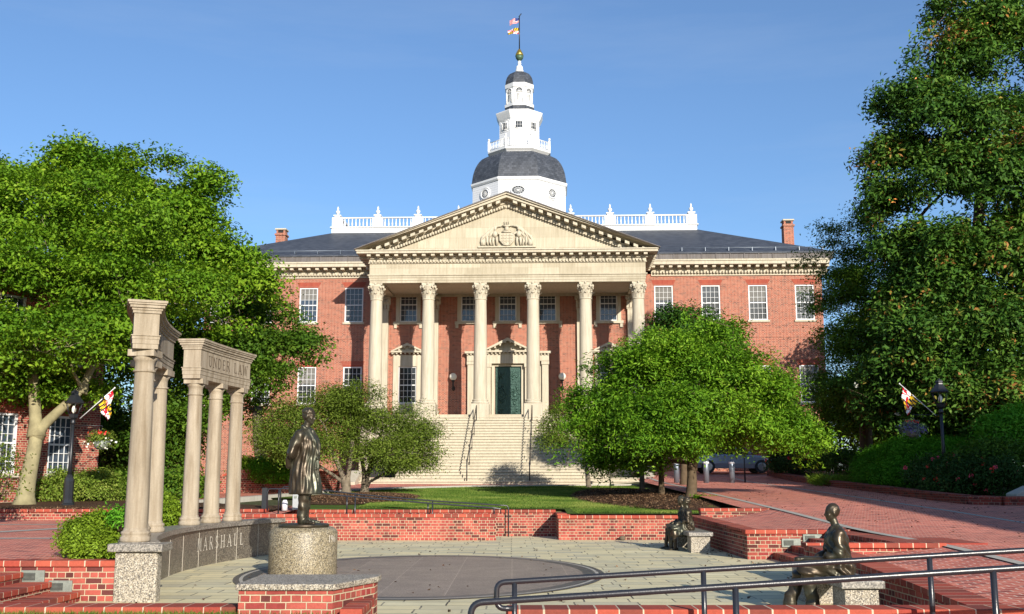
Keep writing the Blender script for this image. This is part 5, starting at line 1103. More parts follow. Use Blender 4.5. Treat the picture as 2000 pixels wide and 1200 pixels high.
def seated(where, yaw, s, label, kind):
    "seated figure: hips at the origin on top of the bench, facing +x"
    t = local('bronze_statue', label, 'statue', where, 'seated bronze figures' if kind != 'man' else None); seat = where[2]; m = MB(); k = 1 / s; ft = -seat * k + .0       # floor level in figure units
    kn = .50
    if kind == 'man':
        for s_, foot in ((-1, (.70, -.13)), (1, (.44, .12))):
            chain(m, [(.0, s_ * .10, .11), (.46, s_ * .12, .115)], [.125, .10], 16); chain(m, [(.46, s_ * .12, .10), (foot[0] - .06, foot[1], ft + .13)], [.10, .085], 14); chain(m, [(foot[0] - .06, foot[1], ft + .2), (foot[0] - .05, foot[1], ft + .10)], [.088, .10], 14)
            shoe(m, (foot[0] - .13, foot[1], ft), (1, 0, 0), 1.08)
        loft(m, [(-.03, 0, .0, .20, .23), (-.03, 0, .12, .19, .225), (-.02, 0, .25, .16, .205), (.0, 0, .38, .155, .21), (.01, 0, .5, .155, .22), (-.0, 0, .58, .13, .215), (-.01, 0, .635, .085, .15), (-.005, 0, .67, .062, .08)], 36); chain(m, [(-.005, 0, .62), (.03, 0, .75)], [.062, .054], 14)
        for s_ in (-1, 1):
            sh = Vector((.0, s_ * .19, .57)); el = Vector((.02, s_ * .235, .31)); wr = Vector((.27, s_ * .10, .21)); chain(m, [sh, el], [.085, .075], 14); chain(m, [el, wr], [.072, .052], 12); hand(m, wr, (1, -s_ * .35, .05), (0, 0, -1), 1.0, .35, s_); chain(m, [(.07, s_ * .06, .65), (.15, s_ * .07, .5), (.17, s_ * .03, .33)], [.018, .024, .014], 8)
            chain(m, [(-.02, s_ * .06, .68), (.06, s_ * .04, .655)], [.022, .018], 8)
        bk = MB().box(.30, .58, -.13, .11, .205, .235); m.merge(bk); head(m, (.045, 0, .85), 1.02, radians(4), 'short', radians(3)); waist = .14
    else:
        girl = kind == 'girl'
        for s_, fx in ((-1, .44), (1, .36)):
            chain(m, [(.0, s_ * .08, .09), (.38, s_ * .09, .09)], [.09, .065], 14); chain(m, [(.38, s_ * .09, .08), (fx, s_ * .09, ft + .12)], [.064, .046], 12); chain(m, [(fx, s_ * .09, ft + .2), (fx, s_ * .09, ft + .06)], [.05, .045], 12); shoe(m, (fx - .07, s_ * .09, ft), (1, 0, 0), .9)
        if girl: loft(m, [(.17, 0, -.16, .27, .19), (.15, 0, -.02, .27, .19), (.08, 0, .1, .22, .18), (.02, 0, .2, .14, .15)], 28)
        loft(m, [(-.02, 0, .0, .14, .17), (-.02, 0, .12, .14, .165), (-.01, 0, .26, .12, .15), (.01, 0, .4, .12, .155), (.0, 0, .49, .10, .155), (-.01, 0, .54, .07, .11), (.0, 0, .57, .05, .06)], 30); chain(m, [(0, 0, .53), (.02, 0, .63)], [.05, .045], 12)
        for s_ in (-1, 1):
            sh = Vector((.0, s_ * .15, .48)); el = Vector((.03, s_ * .2, .25)); wr = Vector((.24, s_ * .06, .19)); chain(m, [sh, el], [.06, .05], 12); chain(m, [el, wr], [.05, .036], 12); hand(m, wr, (1, -s_ * .3, -.1), (0, 0, -1), .85, .45, s_); chain(m, [(-.03, s_ * .05, .57), (.06, s_ * .05, .53)], [.02, .016], 8)
        head(m, (.035, 0, .735), .98, radians(-12 if girl else 14), 'curly' if girl else 'wavy', radians(8)); waist = .12
    def fold(c):
        x, y, z = c[:, 0] / s, c[:, 1] / s, c[:, 2] / s; a = np.arctan2(y, x); tor = np.clip((z + .05) * 6, 0, 1) * np.clip((.60 - z) * 8, 0, 1) * np.clip((.30 - x) * 9, 0, 1); f = S1(a * 9 + z * 22 + S1(z * 17) * 2) * .013 + S1(z * 46 + a * 5) * .006
        f *= 1 + 1.2 * np.clip((.3 - z) * 5, 0, 1); leg = np.clip((.12 - z) * 8, 0, 1) * np.clip((z - (ft + .13)) * 9, 0, 1); return (tor * f + leg * (S1(a * 30 + z * 20) * .004 + S1(z * 44) * .004)) * s
    XF = Matrix.Rotation(yaw, 4, 'Z') @ Matrix.Scale(s, 4); figure(m, 'body', t, .0105 if kind == 'man' else .012, fold, 3, 'bronze', XF); return t
seated((3.93, 13.3, .43), radians(176), .87, 'dark bronze seated man in profile on the near granite bench', 'man')
seated((4.02, 25.05, .44), radians(178), .86, 'bronze seated child with curly hair on the far bench, nearer of the pair', 'girl')
seated((3.98, 25.5, .44), radians(184), .89, 'bronze seated child leaning in on the far bench, further of the pair', 'boy')

# ------------------------------------------------------------------ handrails
def rail_thing(name, label, lines, posts, r, group=None, rp=None):
    q = lines[0][0]; t = thing(name, label, 'handrail', tuple(q), group)
    for ln in lines: m = MB(); m.tube(ln, r, 10); m.build('rail', 'rail_paint', t)
    for a, b in posts: m = MB(); m.tube([a, b], rp or r * .95, 10); m.lathe([(r * 1.5, b[2] if b[2] < a[2] else a[2]), (r * 1.5, (b[2] if b[2] < a[2] else a[2]) + .02)], (a[0], a[1]), 10); m.build('post', 'rail_paint', t)
    return t
def rz_(x, y): return max(0.0, x) * .045
def bend3(a, b, c, r=.07, n=5):
    a, b, c = Vector(a), Vector(b), Vector(c); p = b + (a - b).normalized() * r; q = b + (c - b).normalized() * r
    return [p * (1 - t) ** 2 + b * 2 * t * (1 - t) + q * t * t for t in [i / n for i in range(n + 1)]]
YA = 9.0; zA = lambda x: .735 + (x + .13) * .0595
la = [Vector((.02, YA, .53))] + bend3((.02, YA, .53), (-.125, YA, .53), (-.125, YA, .7)) + bend3((-.125, YA, .6), (-.125, YA, zA(-.125)), (.1, YA, zA(.1))) + [Vector((x, YA, zA(x))) for x in (1, 3, 5, 8)]
rail_thing('handrail', 'black pipe handrail behind the other near one, with a looped end over the plaza', [la], [((x, YA, zA(x)), (x, YA, rz_(x, YA))) for x in (.02, 1.56, 3.41, 5.2)], .0235, 'near black pipe handrails')
YB = 7.8; zB = lambda x: .705 + (x + .27) * .0625
lb_ = [Vector((-.29, YB, -.02))] + bend3((-.29, YB, 0), (-.29, YB, zB(-.27)), (.2, YB, zB(.2)), .09, 7) + [Vector((x, YB, zB(x))) for x in (.5, 2, 4, 7)]
rail_thing('handrail', 'black pipe handrail nearest the viewer, curving down at its left end', [lb_], [((x, YB, zB(x)), (x, YB, rz_(x, YB))) for x in (1.575, 3.40, 5.2)], .024, 'near black pipe handrails')
# ramp rails by the lawn wall
def px3(x, y, Y): return P(x, y, Y)
YR = 29.27; l1 = [px3(522, 998, YR), px3(522, 962, YR), px3(526, 955, YR), px3(560, 955, YR), px3(650, 967, YR), px3(835, 983, YR), px3(960, 992, YR), px3(978, 994, YR), px3(978, 1004, YR)]
zw = .68
rail_thing('handrail', 'front black handrail mounted on the coping of the lawn wall', [l1], [(px3(x, y, YR), (px3(x, y, YR).x, YR, zw)) for x, y in ((545, 955), (678, 969), (836, 983), (965, 992))], .021, 'ramp handrails by the lawn')
YR2 = 31.05; l2 = [px3(548, 1000, YR2), px3(548, 956, YR2), px3(556, 951, YR2), px3(590, 952, YR2), px3(700, 966, YR2), px3(850, 979, YR2), px3(975, 987, YR2), px3(990, 988, YR2), px3(993, 992, YR2), (px3(993, 990, YR2).x, YR2, -.02)]
rail_thing('handrail', 'rear black ramp handrail ending in a tall post on the plaza', [l2], [(px3(x, y, YR2), (px3(x, y, YR2).x, YR2, .1)) for x, y in ((694, 965), (845, 978))], .021, 'ramp handrails by the lawn')
m = MB(); p = P(519, 953, 31.0); m.box(p.x - .09, p.x + .06, 30.95, 31.1, .6, p.z); tag(m.build('black_post', 'black_iron'), 'black square post at the left end of the ramp handrails', 'post')

# ------------------------------------------------------------------ lamps, flags, baskets
def street_lamp(x, y, z, label, arms):
    t = local('street_lamp', label, 'street lamp', (x, y, z), 'black lantern street lamps'); H_ = 3.42
    m = MB(); m.lathe([(.21, -.1), (.21, .06), (.17, .1), (.145, .2), (.145, .75), (.12, .85), (.07, .95)], (0, 0), 8, R8, smooth=False); m.build('base', 'black_iron', t)
    m = MB(); m.lathe([(.07, .9), (.052, 1.4), (.046, H_ - .85)], (0, 0), 14); m.lathe([(.07, H_ - .95), (.075, H_ - .9), (.06, H_ - .84), (.05, H_ - .8)], (0, 0), 14); m.build('pole', 'black_iron', t)
    l = MB(); l.lathe([(.05, H_ - .82), (.13, H_ - .76), (.15, H_ - .66), (.16, H_ - .64)], (0, 0), 6, smooth=False)
    for k in range(6):
        a = k * pi / 3; l.tube([(.155 * cos(a), .155 * sin(a), H_ - .65), (.25 * cos(a), .25 * sin(a), H_ - .30)], .012, 5)
    l.lathe([(.29, H_ - .32), (.30, H_ - .29), (.26, H_ - .24), (.12, H_ - .06), (.11, H_ - .02), (.13, H_ + .0), (.11, H_ + .05), (.05, H_ + .08), (.025, H_ + .12)], (0, 0), 6, smooth=False); lt = l.build('lantern', 'black_iron', t)
    g2 = MB(); g2.lathe([(.15, H_ - .64), (.24, H_ - .31)], (0, 0), 6, smooth=False, cap=False)
    g2 = MB(); g2.lathe([(.03, H_ - .62), (.06, H_ - .56), (.065, H_ - .48), (.03, H_ - .38)], (0, 0), 10); g2.build('globe', 'lamp_globe', lt)
    for e in arms: m = MB(); m.tube([(0, 0, 2.42), (e * .9, 0, 2.42)], .014, 6); m.tube([(e * .9, 0, 2.42), (e * .9, 0, 2.36)], .01, 5); m.build('basket_arm', 'black_iron', t)
    return t
LR = P(1843, 905, 33.0); LRb = Vector((P(1846, 930, 36.5).x, 36.5, 1.10)); LLb = Vector((P(132, 990, 33.0).x, 33.0, .80))
street_lamp(LRb.x, LRb.y, LRb.z, 'black lantern street lamp rising from the shaded rose bed', (-1,)).scale = (1.1, 1.1, 1.1); street_lamp(LLb.x, LLb.y, LLb.z, 'black lantern street lamp beside the pale barked tree', (1,))
def basket(x, y, ztop, label, leaves, flowers, arm_z):
    t = thing('hanging_basket', label, 'hanging basket', (x, y, ztop - .62), 'flower baskets hanging from the street lamps'); zc = ztop - .42; m = MB(); m.lathe([(.12, zc - .28), (.20, zc - .2), (.26, zc - .02)], (x, y), 16); m.build('pot', 'vent_metal', t)
    m = MB()
    for a in (0, 2.1, 4.2): m.tube([(x + .25 * cos(a), y + .25 * sin(a), zc - .02), (x, y, arm_z)], .006, 4)
    m.build('chains', 'black_iron', t); C, N, R, K = crown_points([((x, y, zc), (.34, .32, .20))], 60, 26, .09, .8, .3); leaf_object('leaves', leaves, t, C, N, .05, .035, R)
    for mat, n_, dz, sg in flowers: c = np.array([x, y - .1, zc + dz]) + RNG.normal(size=(n_, 3)) * np.array(sg); leaf_object('blossom', mat, t, c, RNG.normal(size=(n_, 3)) + [0, -1, .5], .07, .07, RNG.random(n_))
basket(LRb.x - .99, LRb.y, LRb.z + 2.62, 'hanging basket of violet and red flowers on the right street lamp', 'silver_leaf', (('petal_violet', 220, -.02, (.14, .12, .08)), ('petal_red', 40, .22, (.10, .06, .03))), LRb.z + 2.59)
basket(LLb.x + .9, LLb.y, LLb.z + 2.40, 'hanging basket of pale foliage with red blooms on the left street lamp', 'leaf_olive', (('petal_red', 26, .22, (.14, .08, .04)), ('petal_white', 40, -.1, (.22, .12, .08))), LLb.z + 2.36)
def banner(base, tip, label, sgn):
    a = Vector(base); b = Vector(tip); t = thing('flag_on_pole', label, 'flag', tuple(a), 'state flags on the street lamps'); m = MB(); m.tube([a, b], .014, 6); m.ball(b, .03, 6); m.build('flag_staff', 'white_paint', t)
    d = (b - a).normalized(); u0, u1 = .50, .93; L_ = (b - a).length; vs = []; nx, ny = 24, 18; m = MB()
    for j in range(ny + 1):
        for i in range(nx + 1):
            s_ = i / nx; t_ = j / ny; top = a + d * L_ * u1; p = a + d * L_ * (u1 - (u1 - u0) * t_); p = p + Vector(((top.x - p.x) * s_ * .75 + .03 * sin(s_ * 9), .05 * sin(t_ * 9 + s_ * 5), -s_ * (.80 - .25 * t_)))
            m.v.append(tuple(p))
    for j in range(ny):
        for i in range(nx): m.f.append((j * (nx + 1) + i, j * (nx + 1) + i + 1, (j + 1) * (nx + 1) + i + 1, (j + 1) * (nx + 1) + i)); m.m.append({0: 0, 1: 1, 2: 2, 3: 3}[state_flag((i + .5) / nx, (j + .5) / ny)]); m.sm.append(True)
    m.build('flag_cloth', SF, t)
banner(P(1828, 812, 36.5), P(1757, 750, 36.5), 'state flag drooping from an angled staff on the right street lamp', -1)
banner(P(156, 818, 33.0), P(224, 758, 33.0), 'state flag bunched on an angled staff on the left street lamp', 1)

# ------------------------------------------------------------------ bollards, post, cabinet, car, fence
b0 = None
for px, py in ((1322, 946), (1380, 944), (1430, 940)):
    Y = 49.5; x = P(px, py, Y).x
    if b0 is None:
        b0 = local('bollard', 'grey metal bollard left of the cherry tree trunk by the street', 'bollard', (x, Y, SZ(Y)), 'grey bollards across the street'); m = MB(); m.lathe([(.13, -.05), (.13, .98), (.10, 1.02)], (0, 0), 14); m.build('post', 'steel_post', b0); m = MB(); m.lathe([(.137, .86), (.137, .94)], (0, 0), 14); m.build('reflective_band', 'white_paint', b0)
    else:
        c = copy_tree(b0); c.location = (x, Y, SZ(Y)); c['label'] = 'grey metal bollard right beside the cherry tree trunk' if px == 1380 else 'grey metal bollard in front of the parked car, furthest from the cherry trunk'
m = MB(); p = P(1455, 936, 50); m.tube([(p.x, 50, SZ(50) - .05), (p.x, 50, SZ(50) + 1.5)], .035, 8); tag(m.build('thin_post', 'black_iron'), 'thin black post in front of the parked car', 'post')
t = thing('utility_box', 'grey electrical box on legs behind the lawn wall', 'utility box', tuple(P(575, 994, 30.7))); p = P(583, 994, 30.7); m = MB(); m.box(p.x - .16, p.x + .16, 30.6, 30.8, p.z - .02, p.z + .56); m.build('cabinet', 'cabinet_grey', t, .015); m = MB(); m.box(p.x - .10, p.x - .04, 30.56, 30.6, p.z + .3, p.z + .36); m.box(p.x + .04, p.x + .09, 30.56, 30.6, p.z + .1, p.z + .16); m.build('cover', 'vent_metal', t)
p = P(556, 996, 30.4); m = MB(); m.lathe([(.08, p.z - .02), (.08, p.z + .2), (.05, p.z + .27)], (p.x, 30.4), 12); tag(m.build('ground_light', 'white_paint', None), 'small white ground light beside the grey utility box', 'ground light')
m = MB(); m.ball((2.93, 29.15, .06), (.09, .08, .07), 10); tag(m.build('stone', 'engraved'), 'small dark stone at the foot of the lawn wall', 'stone')
def car(x, y, z, label):
    t = local('parked_car', label, 'car', (x, y, z)); L_ = 4.6
    sec = [(-2.3, .55, .80), (-2.25, .45, 1.05), (-2.1, .42, 1.12), (-1.2, .40, 1.14), (.9, .38, 1.10), (1.6, .40, 1.04), (2.15, .42, .92), (2.3, .5, .72)]
    m = MB(); vs = []; n = len(sec)
    for (sx, zb_, zt2) in sec:
        for (yy, zz) in ((-.86, zb_), (-.92, zb_ + .25), (-.88, zt2 - .08), (-.80, zt2), (.80, zt2), (.88, zt2 - .08), (.92, zb_ + .25), (.86, zb_)): vs.append((sx, yy * (1 - .08 * (abs(sx) > 2.0)), zz))
    fs = [(8 * i + k, 8 * i + (k + 1) % 8, 8 * i + 8 + (k + 1) % 8, 8 * i + 8 + k)[::-1] for i in range(n - 1) for k in range(8)] + [tuple(range(8)), tuple(8 * (n - 1) + k for k in range(7, -1, -1))]
    m.add([(v[0], v[1], v[2] - .12) for v in vs], fs, 0, False); m.build('body', 'car_paint', t, .04)
    m = MB(); q = [(-2.15, 1.0), (-1.95, 1.55), (-1.4, 1.68), (.2, 1.66), (1.1, 1.0)]; m.add([(a, -.80 if b < 1.2 else -.66, b) for a, b in q] + [(a, .80 if b < 1.2 else .66, b) for a, b in q], [(0, 4, 3, 2, 1), (5, 6, 7, 8, 9)] + [(i, i + 1, i + 6, i + 5) for i in range(4)]); m.build('cabin_glass', 'car_glass', t, .03)
    m = MB(); m.box(-1.9, .22, -.64, .64, 1.655, 1.70); 
    for s_ in (-1, 1):
        for a, b in (((-1.0, 1.0), (-1.0, 1.66)), ((.1, 1.0), (.15, 1.66))): m.tube([(a[0], s_ * .81, a[1]), (b[0], s_ * .67, b[1])], .035, 5)
    m.build('roof', 'car_paint', t, .02)
    for sx in (-1.4, 1.45):
        for s_ in (-1, 1):
            m = MB(); pr = [(.36, -.11), (.36, .11)]; k = 24
            ring = [(sx + .355 * cos(2 * pi * i / k), .355 + .355 * sin(2 * pi * i / k)) for i in range(k)]; m.prism(ring, s_ * .84 - .11, s_ * .84 + .11); w_ = m.build('wheel', 'rubber', t, .03)
            m = MB(); ring = [(sx + .22 * cos(2 * pi * i / k), .355 + .22 * sin(2 * pi * i / k)) for i in range(k)]; m.prism(ring, *sorted((s_ * .96, s_ * .90))); 
            m.build('rim', 'alloy', w_, .02)
    for s_ in (-1, 1): m = MB(); m.ball((2.2, s_ * .68, .72), (.1, .16, .1), 8); m.build('headlight', 'headlight', t); m = MB(); m.ball((-2.2, s_ * .76, .95), (.08, .1, .16), 8); m.build('taillight', 'taillight', t)
    m = MB(); m.box(.75, .9, -1.02, -.88, 1.02, 1.16); m.box(.75, .9, .88, 1.02, 1.02, 1.16); m.build('door_mirror', 'car_paint', t, .02); return t
car(11.9, 59.0, SZ(59) + .02, 'silver car parked under the cherry tree at the end of the brick street')
ft_ = thing('iron_fence', 'long dark iron picket fence behind the shaded bushes', 'fence', (16, 42, 1.3)); path = [(13.9, 57), (14.9, 50), (15.6, 42), (16.6, 34.5), (19.5, 33.5)]
for (xa, ya), (xb, yb) in zip(path[:-1], path[1:]):
    L_ = sqrt((xb - xa) ** 2 + (yb - ya) ** 2); n = int(L_ / .17); m = MB(); z0 = SZ(ya) + .1; z1 = SZ(yb) + .1
    for k in range(n): q = k / n; x = xa + (xb - xa) * q; y = ya + (yb - ya) * q; z = z0 + (z1 - z0) * q; m.box(x - .014, x + .014, y - .014, y + .014, z, z + 1.35)
    for hh in (.2, 1.15): m.tube([(xa, ya, z0 + hh), (xb, yb, z1 + hh)], .025, 4)
    m.build('picket_panel', 'black_iron', ft_); m = MB(); m.box(xa - .05, xa + .05, ya - .05, ya + .05, z0, z0 + 1.5); m.ball((xa, ya, z0 + 1.55), .07, 8); m.build('fence_post', 'black_iron', ft_)

# ------------------------------------------------------------------ side buildings
def side_building(name, label, corner, along, length, depth, z0, z1, wins, mat='brick_wall', wz=((1.3, 3.6), (5.2, 7.3)), ww=1.15):
    "facade starts at CORNER and runs ALONG; windows at distances WINS"
    a = Vector((along[0], along[1], 0)).normalized(); ang = atan2(a.y, a.x); t = thing(name, label, 'building', corner, None, ang); t['_b'] = (0, 0, 0)
    m = MB(); hs = [(x - ww / 2, x + ww / 2, zb_, zt2) for x in wins for zb_, zt2 in wz]; wall_holes(m, 0, length, z0 - corner[2], z1 - corner[2], 0, hs)
    h0, h1 = z0 - corner[2], z1 - corner[2]; m.add([(0, 0, h0), (0, depth, h0), (0, depth, h1), (0, 0, h1), (length, 0, h0), (length, depth, h0), (length, depth, h1), (length, 0, h1)], [(1, 0, 3, 2), (4, 5, 6, 7), (5, 1, 2, 6)]); m.build('brick_wall', mat, t)
    m = MB(); m.box(-.35, length + .35, -.35, depth + .35, h1, h1 + .35); m.build('cornice', 'brick_old', t); m = MB(); m.add([(-.4, -.4, h1 + .35), (length + .4, -.4, h1 + .35), (length + .4, depth + .4, h1 + .35), (-.4, depth + .4, h1 + .35), (depth * .5, depth / 2, h1 + 2.4), (length - depth * .5, depth / 2, h1 + 2.4)], [(0, 1, 5, 4), (1, 2, 5), (2, 3, 4, 5), (3, 0, 4)]); m.build('roof', 'slate', t)
    for x in wins:
        for zb_, zt2 in wz: window(x, zb_, zt2, ww, 'glass_sky', 'white_paint', parent=t, y=0.0)
    return t
side_building('brick_building', 'dark red brick building behind the left trees, tall paned windows', (-16.8, 33.2, .9), (.52, .85), 4.9, 9, .6, 7.9, (1.3, 3.4), wz=((.9, 2.8), (4.6, 6.6)), ww=.95)
side_building('brick_building', 'long unseen brick building right of the street, added to cast its shadow', (21.0, 18.0, .5), (0, -1), 50, 9, .0, 10.8, [3 + 3.6 * k for k in range(13)])  # added out of view, sized and placed for its shadow on street and bed

# ------------------------------------------------------------------ trees
def l5(px, py, Y, rx, ry=None, rd=None): return lobes(px, py, Y, rx, ry, rd)
def tips(Y, pts): return [l5(x, y, Y, r, r * .8) for x, y, r in pts]
TIPS1 = tips(34.5, [(150, 735, 18), (200, 715, 20), (230, 690, 18), (245, 600, 20), (20, 760, 22), (120, 765, 16)])
TIPS2 = tips(43, [(150, 282, 18), (135, 298, 18), (168, 292, 20), (196, 300, 18), (218, 294, 18), (240, 304, 16), (262, 322, 16), (345, 345, 18), (365, 352, 16), (325, 335, 18), (388, 352, 16), (285, 315, 12), (322, 305, 13), (330, 322, 14), (352, 335, 12), (400, 330, 12), (418, 345, 13), (408, 368, 14), (395, 395, 13), (90, 305, 14), (48, 318, 16), (12, 305, 14), (-5, 320, 16), (465, 505, 14), (440, 480, 16), (380, 415, 14), (300, 360, 16), (260, 330, 14)])
TIPS3 = tips(45, [(600, 655, 12), (588, 640, 14), (575, 700, 14), (596, 738, 12), (560, 745, 12), (585, 765, 10), (545, 610, 15), (520, 590, 14), (490, 575, 14)])
TIPS4 = tips(36.5, [(1850, 18, 14), (1815, 62, 16), (1800, 100, 14), (1786, 128, 16), (1735, 185, 15), (1722, 212, 14), (1752, 262, 14), (1706, 322, 15), (1692, 362, 15), (1700, 400, 13), (1722, 440, 15), (1742, 500, 14), (1880, 10, 16), (1905, 5, 16), (1940, 0, 18), (1975, 10, 18), (1655, 760, 14), (1680, 735, 14), (1700, 780, 16)])
TIPS5 = tips(46, [(1685, 400, 10), (1690, 418, 12), (1612, 440, 10), (1618, 462, 12), (1632, 452, 10), (1600, 505, 11), (1596, 548, 12), (1588, 580, 12), (1578, 640, 11), (1590, 690, 12), (1585, 740, 12), (1660, 450, 12), (1575, 520, 8), (1565, 510, 6)])
TIPS6 = tips(36.3, [(1430, 660, 9), (1432, 640, 8), (1425, 680, 12), (1285, 648, 12), (1250, 665, 12), (1220, 690, 12), (1190, 720, 12), (1150, 755, 12), (1145, 790, 12), (1120, 830, 12), (1112, 880, 12), (1105, 910, 11), (1470, 715, 13), (1510, 735, 13), (1550, 760, 13), (1585, 800, 13), (1605, 845, 12), (1612, 868, 10), (1570, 895, 12), (1350, 620, 10), (1380, 625, 9)])
# left: pale barked tree with the spreading light green crown
b = P(48, 975, 33.4); b.z = .84; fk = P(72, 838, 33.6)
T1 = [l5(40, 775, 35, 90, 18), l5(150, 765, 34.8, 60, 16), l5(20, 640, 33, 110, 60), l5(60, 520, 34, 130, 70), l5(190, 560, 35, 110, 60), l5(120, 690, 32, 110, 45), l5(30, 420, 35, 120, 80), l5(150, 400, 36, 110, 75), l5(270, 470, 36, 110, 70), l5(200, 640, 34, 90, 45), l5(-60, 560, 33, 110, 90), l5(70, 735, 34.5, 85, 26), l5(-70, 700, 32, 100, 60), l5(330, 560, 36, 90, 50), l5(20, 360, 37, 80, 40)]
t1 = tree('broadleaf_tree', 'pale barked forking tree with bright green spreading crown at the left edge', b, lob(T1, 7, .50, 1) + TIPS1, 'leaf_maple', 'bark_pale', .40, fk, 5.2, 48, .34, .15, .08,
     stems=[(b, fk, .27), (fk - Vector((0, 0, .1)), P(60, 640, 34), .19), (fk - Vector((0, .0, .1)), P(160, 760, 33.8), .17), (P(160, 760, 33.8), P(215, 640, 34.5), .12)], flat=.36, fill=.35, gap=(.8, -.02))
# behind it the tall tree reaching above the wing roof, and the darker one by the building
b = P(330, 930, 43); b.z = 1.05
T2 = [l5(100, 360, 43, 70, 55), l5(175, 332, 43, 58, 42), l5(240, 352, 43, 50, 44), l5(335, 362, 43, 44, 42), l5(388, 385, 43, 38, 38), l5(150, 305, 43, 36, 32), l5(332, 328, 43, 26, 28), l5(412, 355, 43, 24, 26), l5(330, 440, 43, 100, 80), l5(200, 430, 43, 110, 80), l5(430, 520, 43, 80, 62), l5(300, 540, 42, 110, 80), l5(480, 560, 42, 60, 48), l5(400, 610, 41, 110, 60), l5(10, 395, 44, 60, 55), l5(150, 520, 43, 120, 80)]
tree('broadleaf_tree', 'tall green tree on the left whose ragged top stands against the sky', b, lob(T2, 7, .48, 2) + TIPS2, 'leaf_maple', 'bark_grey', .38, P(320, 720, 43), 4.6, 48, .40, .185, .10, stems=[(b, P(320, 720, 43), .38), (P(320, 720, 43), P(300, 480, 43), .2), (P(320, 740, 43), P(410, 560, 43), .16)], flat=.38, fill=.35, gap=(.6, -.05))
b = P(520, 930, 46); b.z = 1.15
T3 = [l5(520, 640, 46, 78, 50), l5(560, 680, 45, 58, 42), l5(450, 690, 44, 80, 60), l5(505, 740, 44, 70, 42), l5(420, 780, 43, 70, 60), l5(350, 700, 43, 70, 70), l5(330, 820, 42.5, 80, 60), l5(240, 760, 42, 80, 70), l5(500, 800, 46, 50, 40), l5(230, 860, 42, 70, 50)]
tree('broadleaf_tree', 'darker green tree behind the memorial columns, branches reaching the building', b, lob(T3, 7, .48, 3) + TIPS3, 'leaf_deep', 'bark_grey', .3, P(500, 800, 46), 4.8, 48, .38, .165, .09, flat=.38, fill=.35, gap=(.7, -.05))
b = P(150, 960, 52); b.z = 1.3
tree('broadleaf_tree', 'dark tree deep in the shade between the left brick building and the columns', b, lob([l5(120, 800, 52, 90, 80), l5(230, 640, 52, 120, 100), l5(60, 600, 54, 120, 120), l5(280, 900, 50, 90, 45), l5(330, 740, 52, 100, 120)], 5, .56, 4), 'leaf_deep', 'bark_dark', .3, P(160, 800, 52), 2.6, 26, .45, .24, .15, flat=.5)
for xx, yy, rx_, ry_, lb in ((215, 860, 50, 70, 'tall dark evergreen shrub left of the nearest memorial column'), (330, 860, 55, 75, 'tall dark evergreen shrub seen between the two column groups')):
    bush('evergreen_shrub', lb, 'shrub', lob([l5(xx, yy, 43, rx_, ry_)], 6, .5, xx), 'leaf_deep', 16, 26, .25, .15, .08, group='evergreen shrubs behind the memorial')
# right: the big magnolia
def lobes_back(q, d):
    "the same lobe d metres further along the line of sight from the viewer's eye"
    c, r = q; k = (c[1] + d) / c[1]; return ((c[0] * k, c[1] * k, EYE + (c[2] - EYE) * k), tuple(x * k for x in r))
b = P(1880, 900, 42.5); b.z = 1.3
T4 = [l5(1905, 30, 37, 70, 60), l5(1960, 60, 37, 80, 80), l5(1880, 110, 36.5, 90, 60), l5(1800, 190, 36.5, 72, 55), l5(1880, 230, 35.5, 100, 80), l5(1760, 300, 36.5, 62, 50), l5(1830, 330, 35.5, 90, 75), l5(1745, 390, 36.5, 55, 50), l5(1940, 330, 35, 100, 90), l5(1770, 470, 36, 70, 60), l5(1860, 480, 35, 100, 80), l5(1960, 500, 34.5, 90, 90),
      l5(1800, 570, 35.5, 90, 60), l5(1830, 650, 35, 90, 60), l5(1930, 640, 34.5, 100, 80), l5(1780, 700, 35.5, 70, 50), l5(1760, 760, 36.5, 70, 42), l5(1860, 760, 35, 90, 60), l5(1960, 770, 34.5, 90, 70), l5(2040, 200, 37, 100, 150), l5(2050, 500, 36, 110, 150), l5(1900, 830, 36, 80, 40), l5(1780, 830, 37, 60, 35), l5(2050, 760, 36, 90, 90), l5(1730, 790, 37.5, 50, 30)]
def mag_extra(t, C, N, R):
    sel = RNG.choice(len(C), 9000, replace=False); sel = [i for i in sel if N[i, 1] < -.1][:70]; fc = []; 
    for i in sel[:16]: fc += [(C[i] + RNG.normal(size=3) * .035) for _ in range(7)]
    leaf_object('blossom', 'petal_white', t, fc, RNG.normal(size=(len(fc), 3)) + [0, -.5, .5], .13, .09, RNG.random(len(fc)))
    fc = []
    for i in sel[16:]: fc += [(C[i] + RNG.normal(size=3) * .12) for _ in range(5)]
    leaf_object('turning_leaves', 'petal_rust', t, fc, RNG.normal(size=(len(fc), 3)) + [0, -.3, .5], .13, .05, RNG.random(len(fc)))
tree('magnolia_tree', 'huge glossy magnolia with white blooms and rusty leaves at the right edge', b, lob([lobes_back(q, 5.0) for q in T4], 6, .5, 5) + [lobes_back(q, 5.0) for q in TIPS4], 'leaf_magnolia', 'bark_dark', .45, P(1890, 640, 42.5), 7.2, 28, .27, .22, .09, stems=[(b, P(1890, 640, 42.5), .45), (P(1890, 650, 42.5), P(1920, 250, 42.5), .26), (P(1890, 700, 42.5), P(1800, 420, 42), .15)], flat=.85, extra=mag_extra, up=.35, gap=(.7, -.26))
b = P(1690, 900, 47); b.z = 1.55
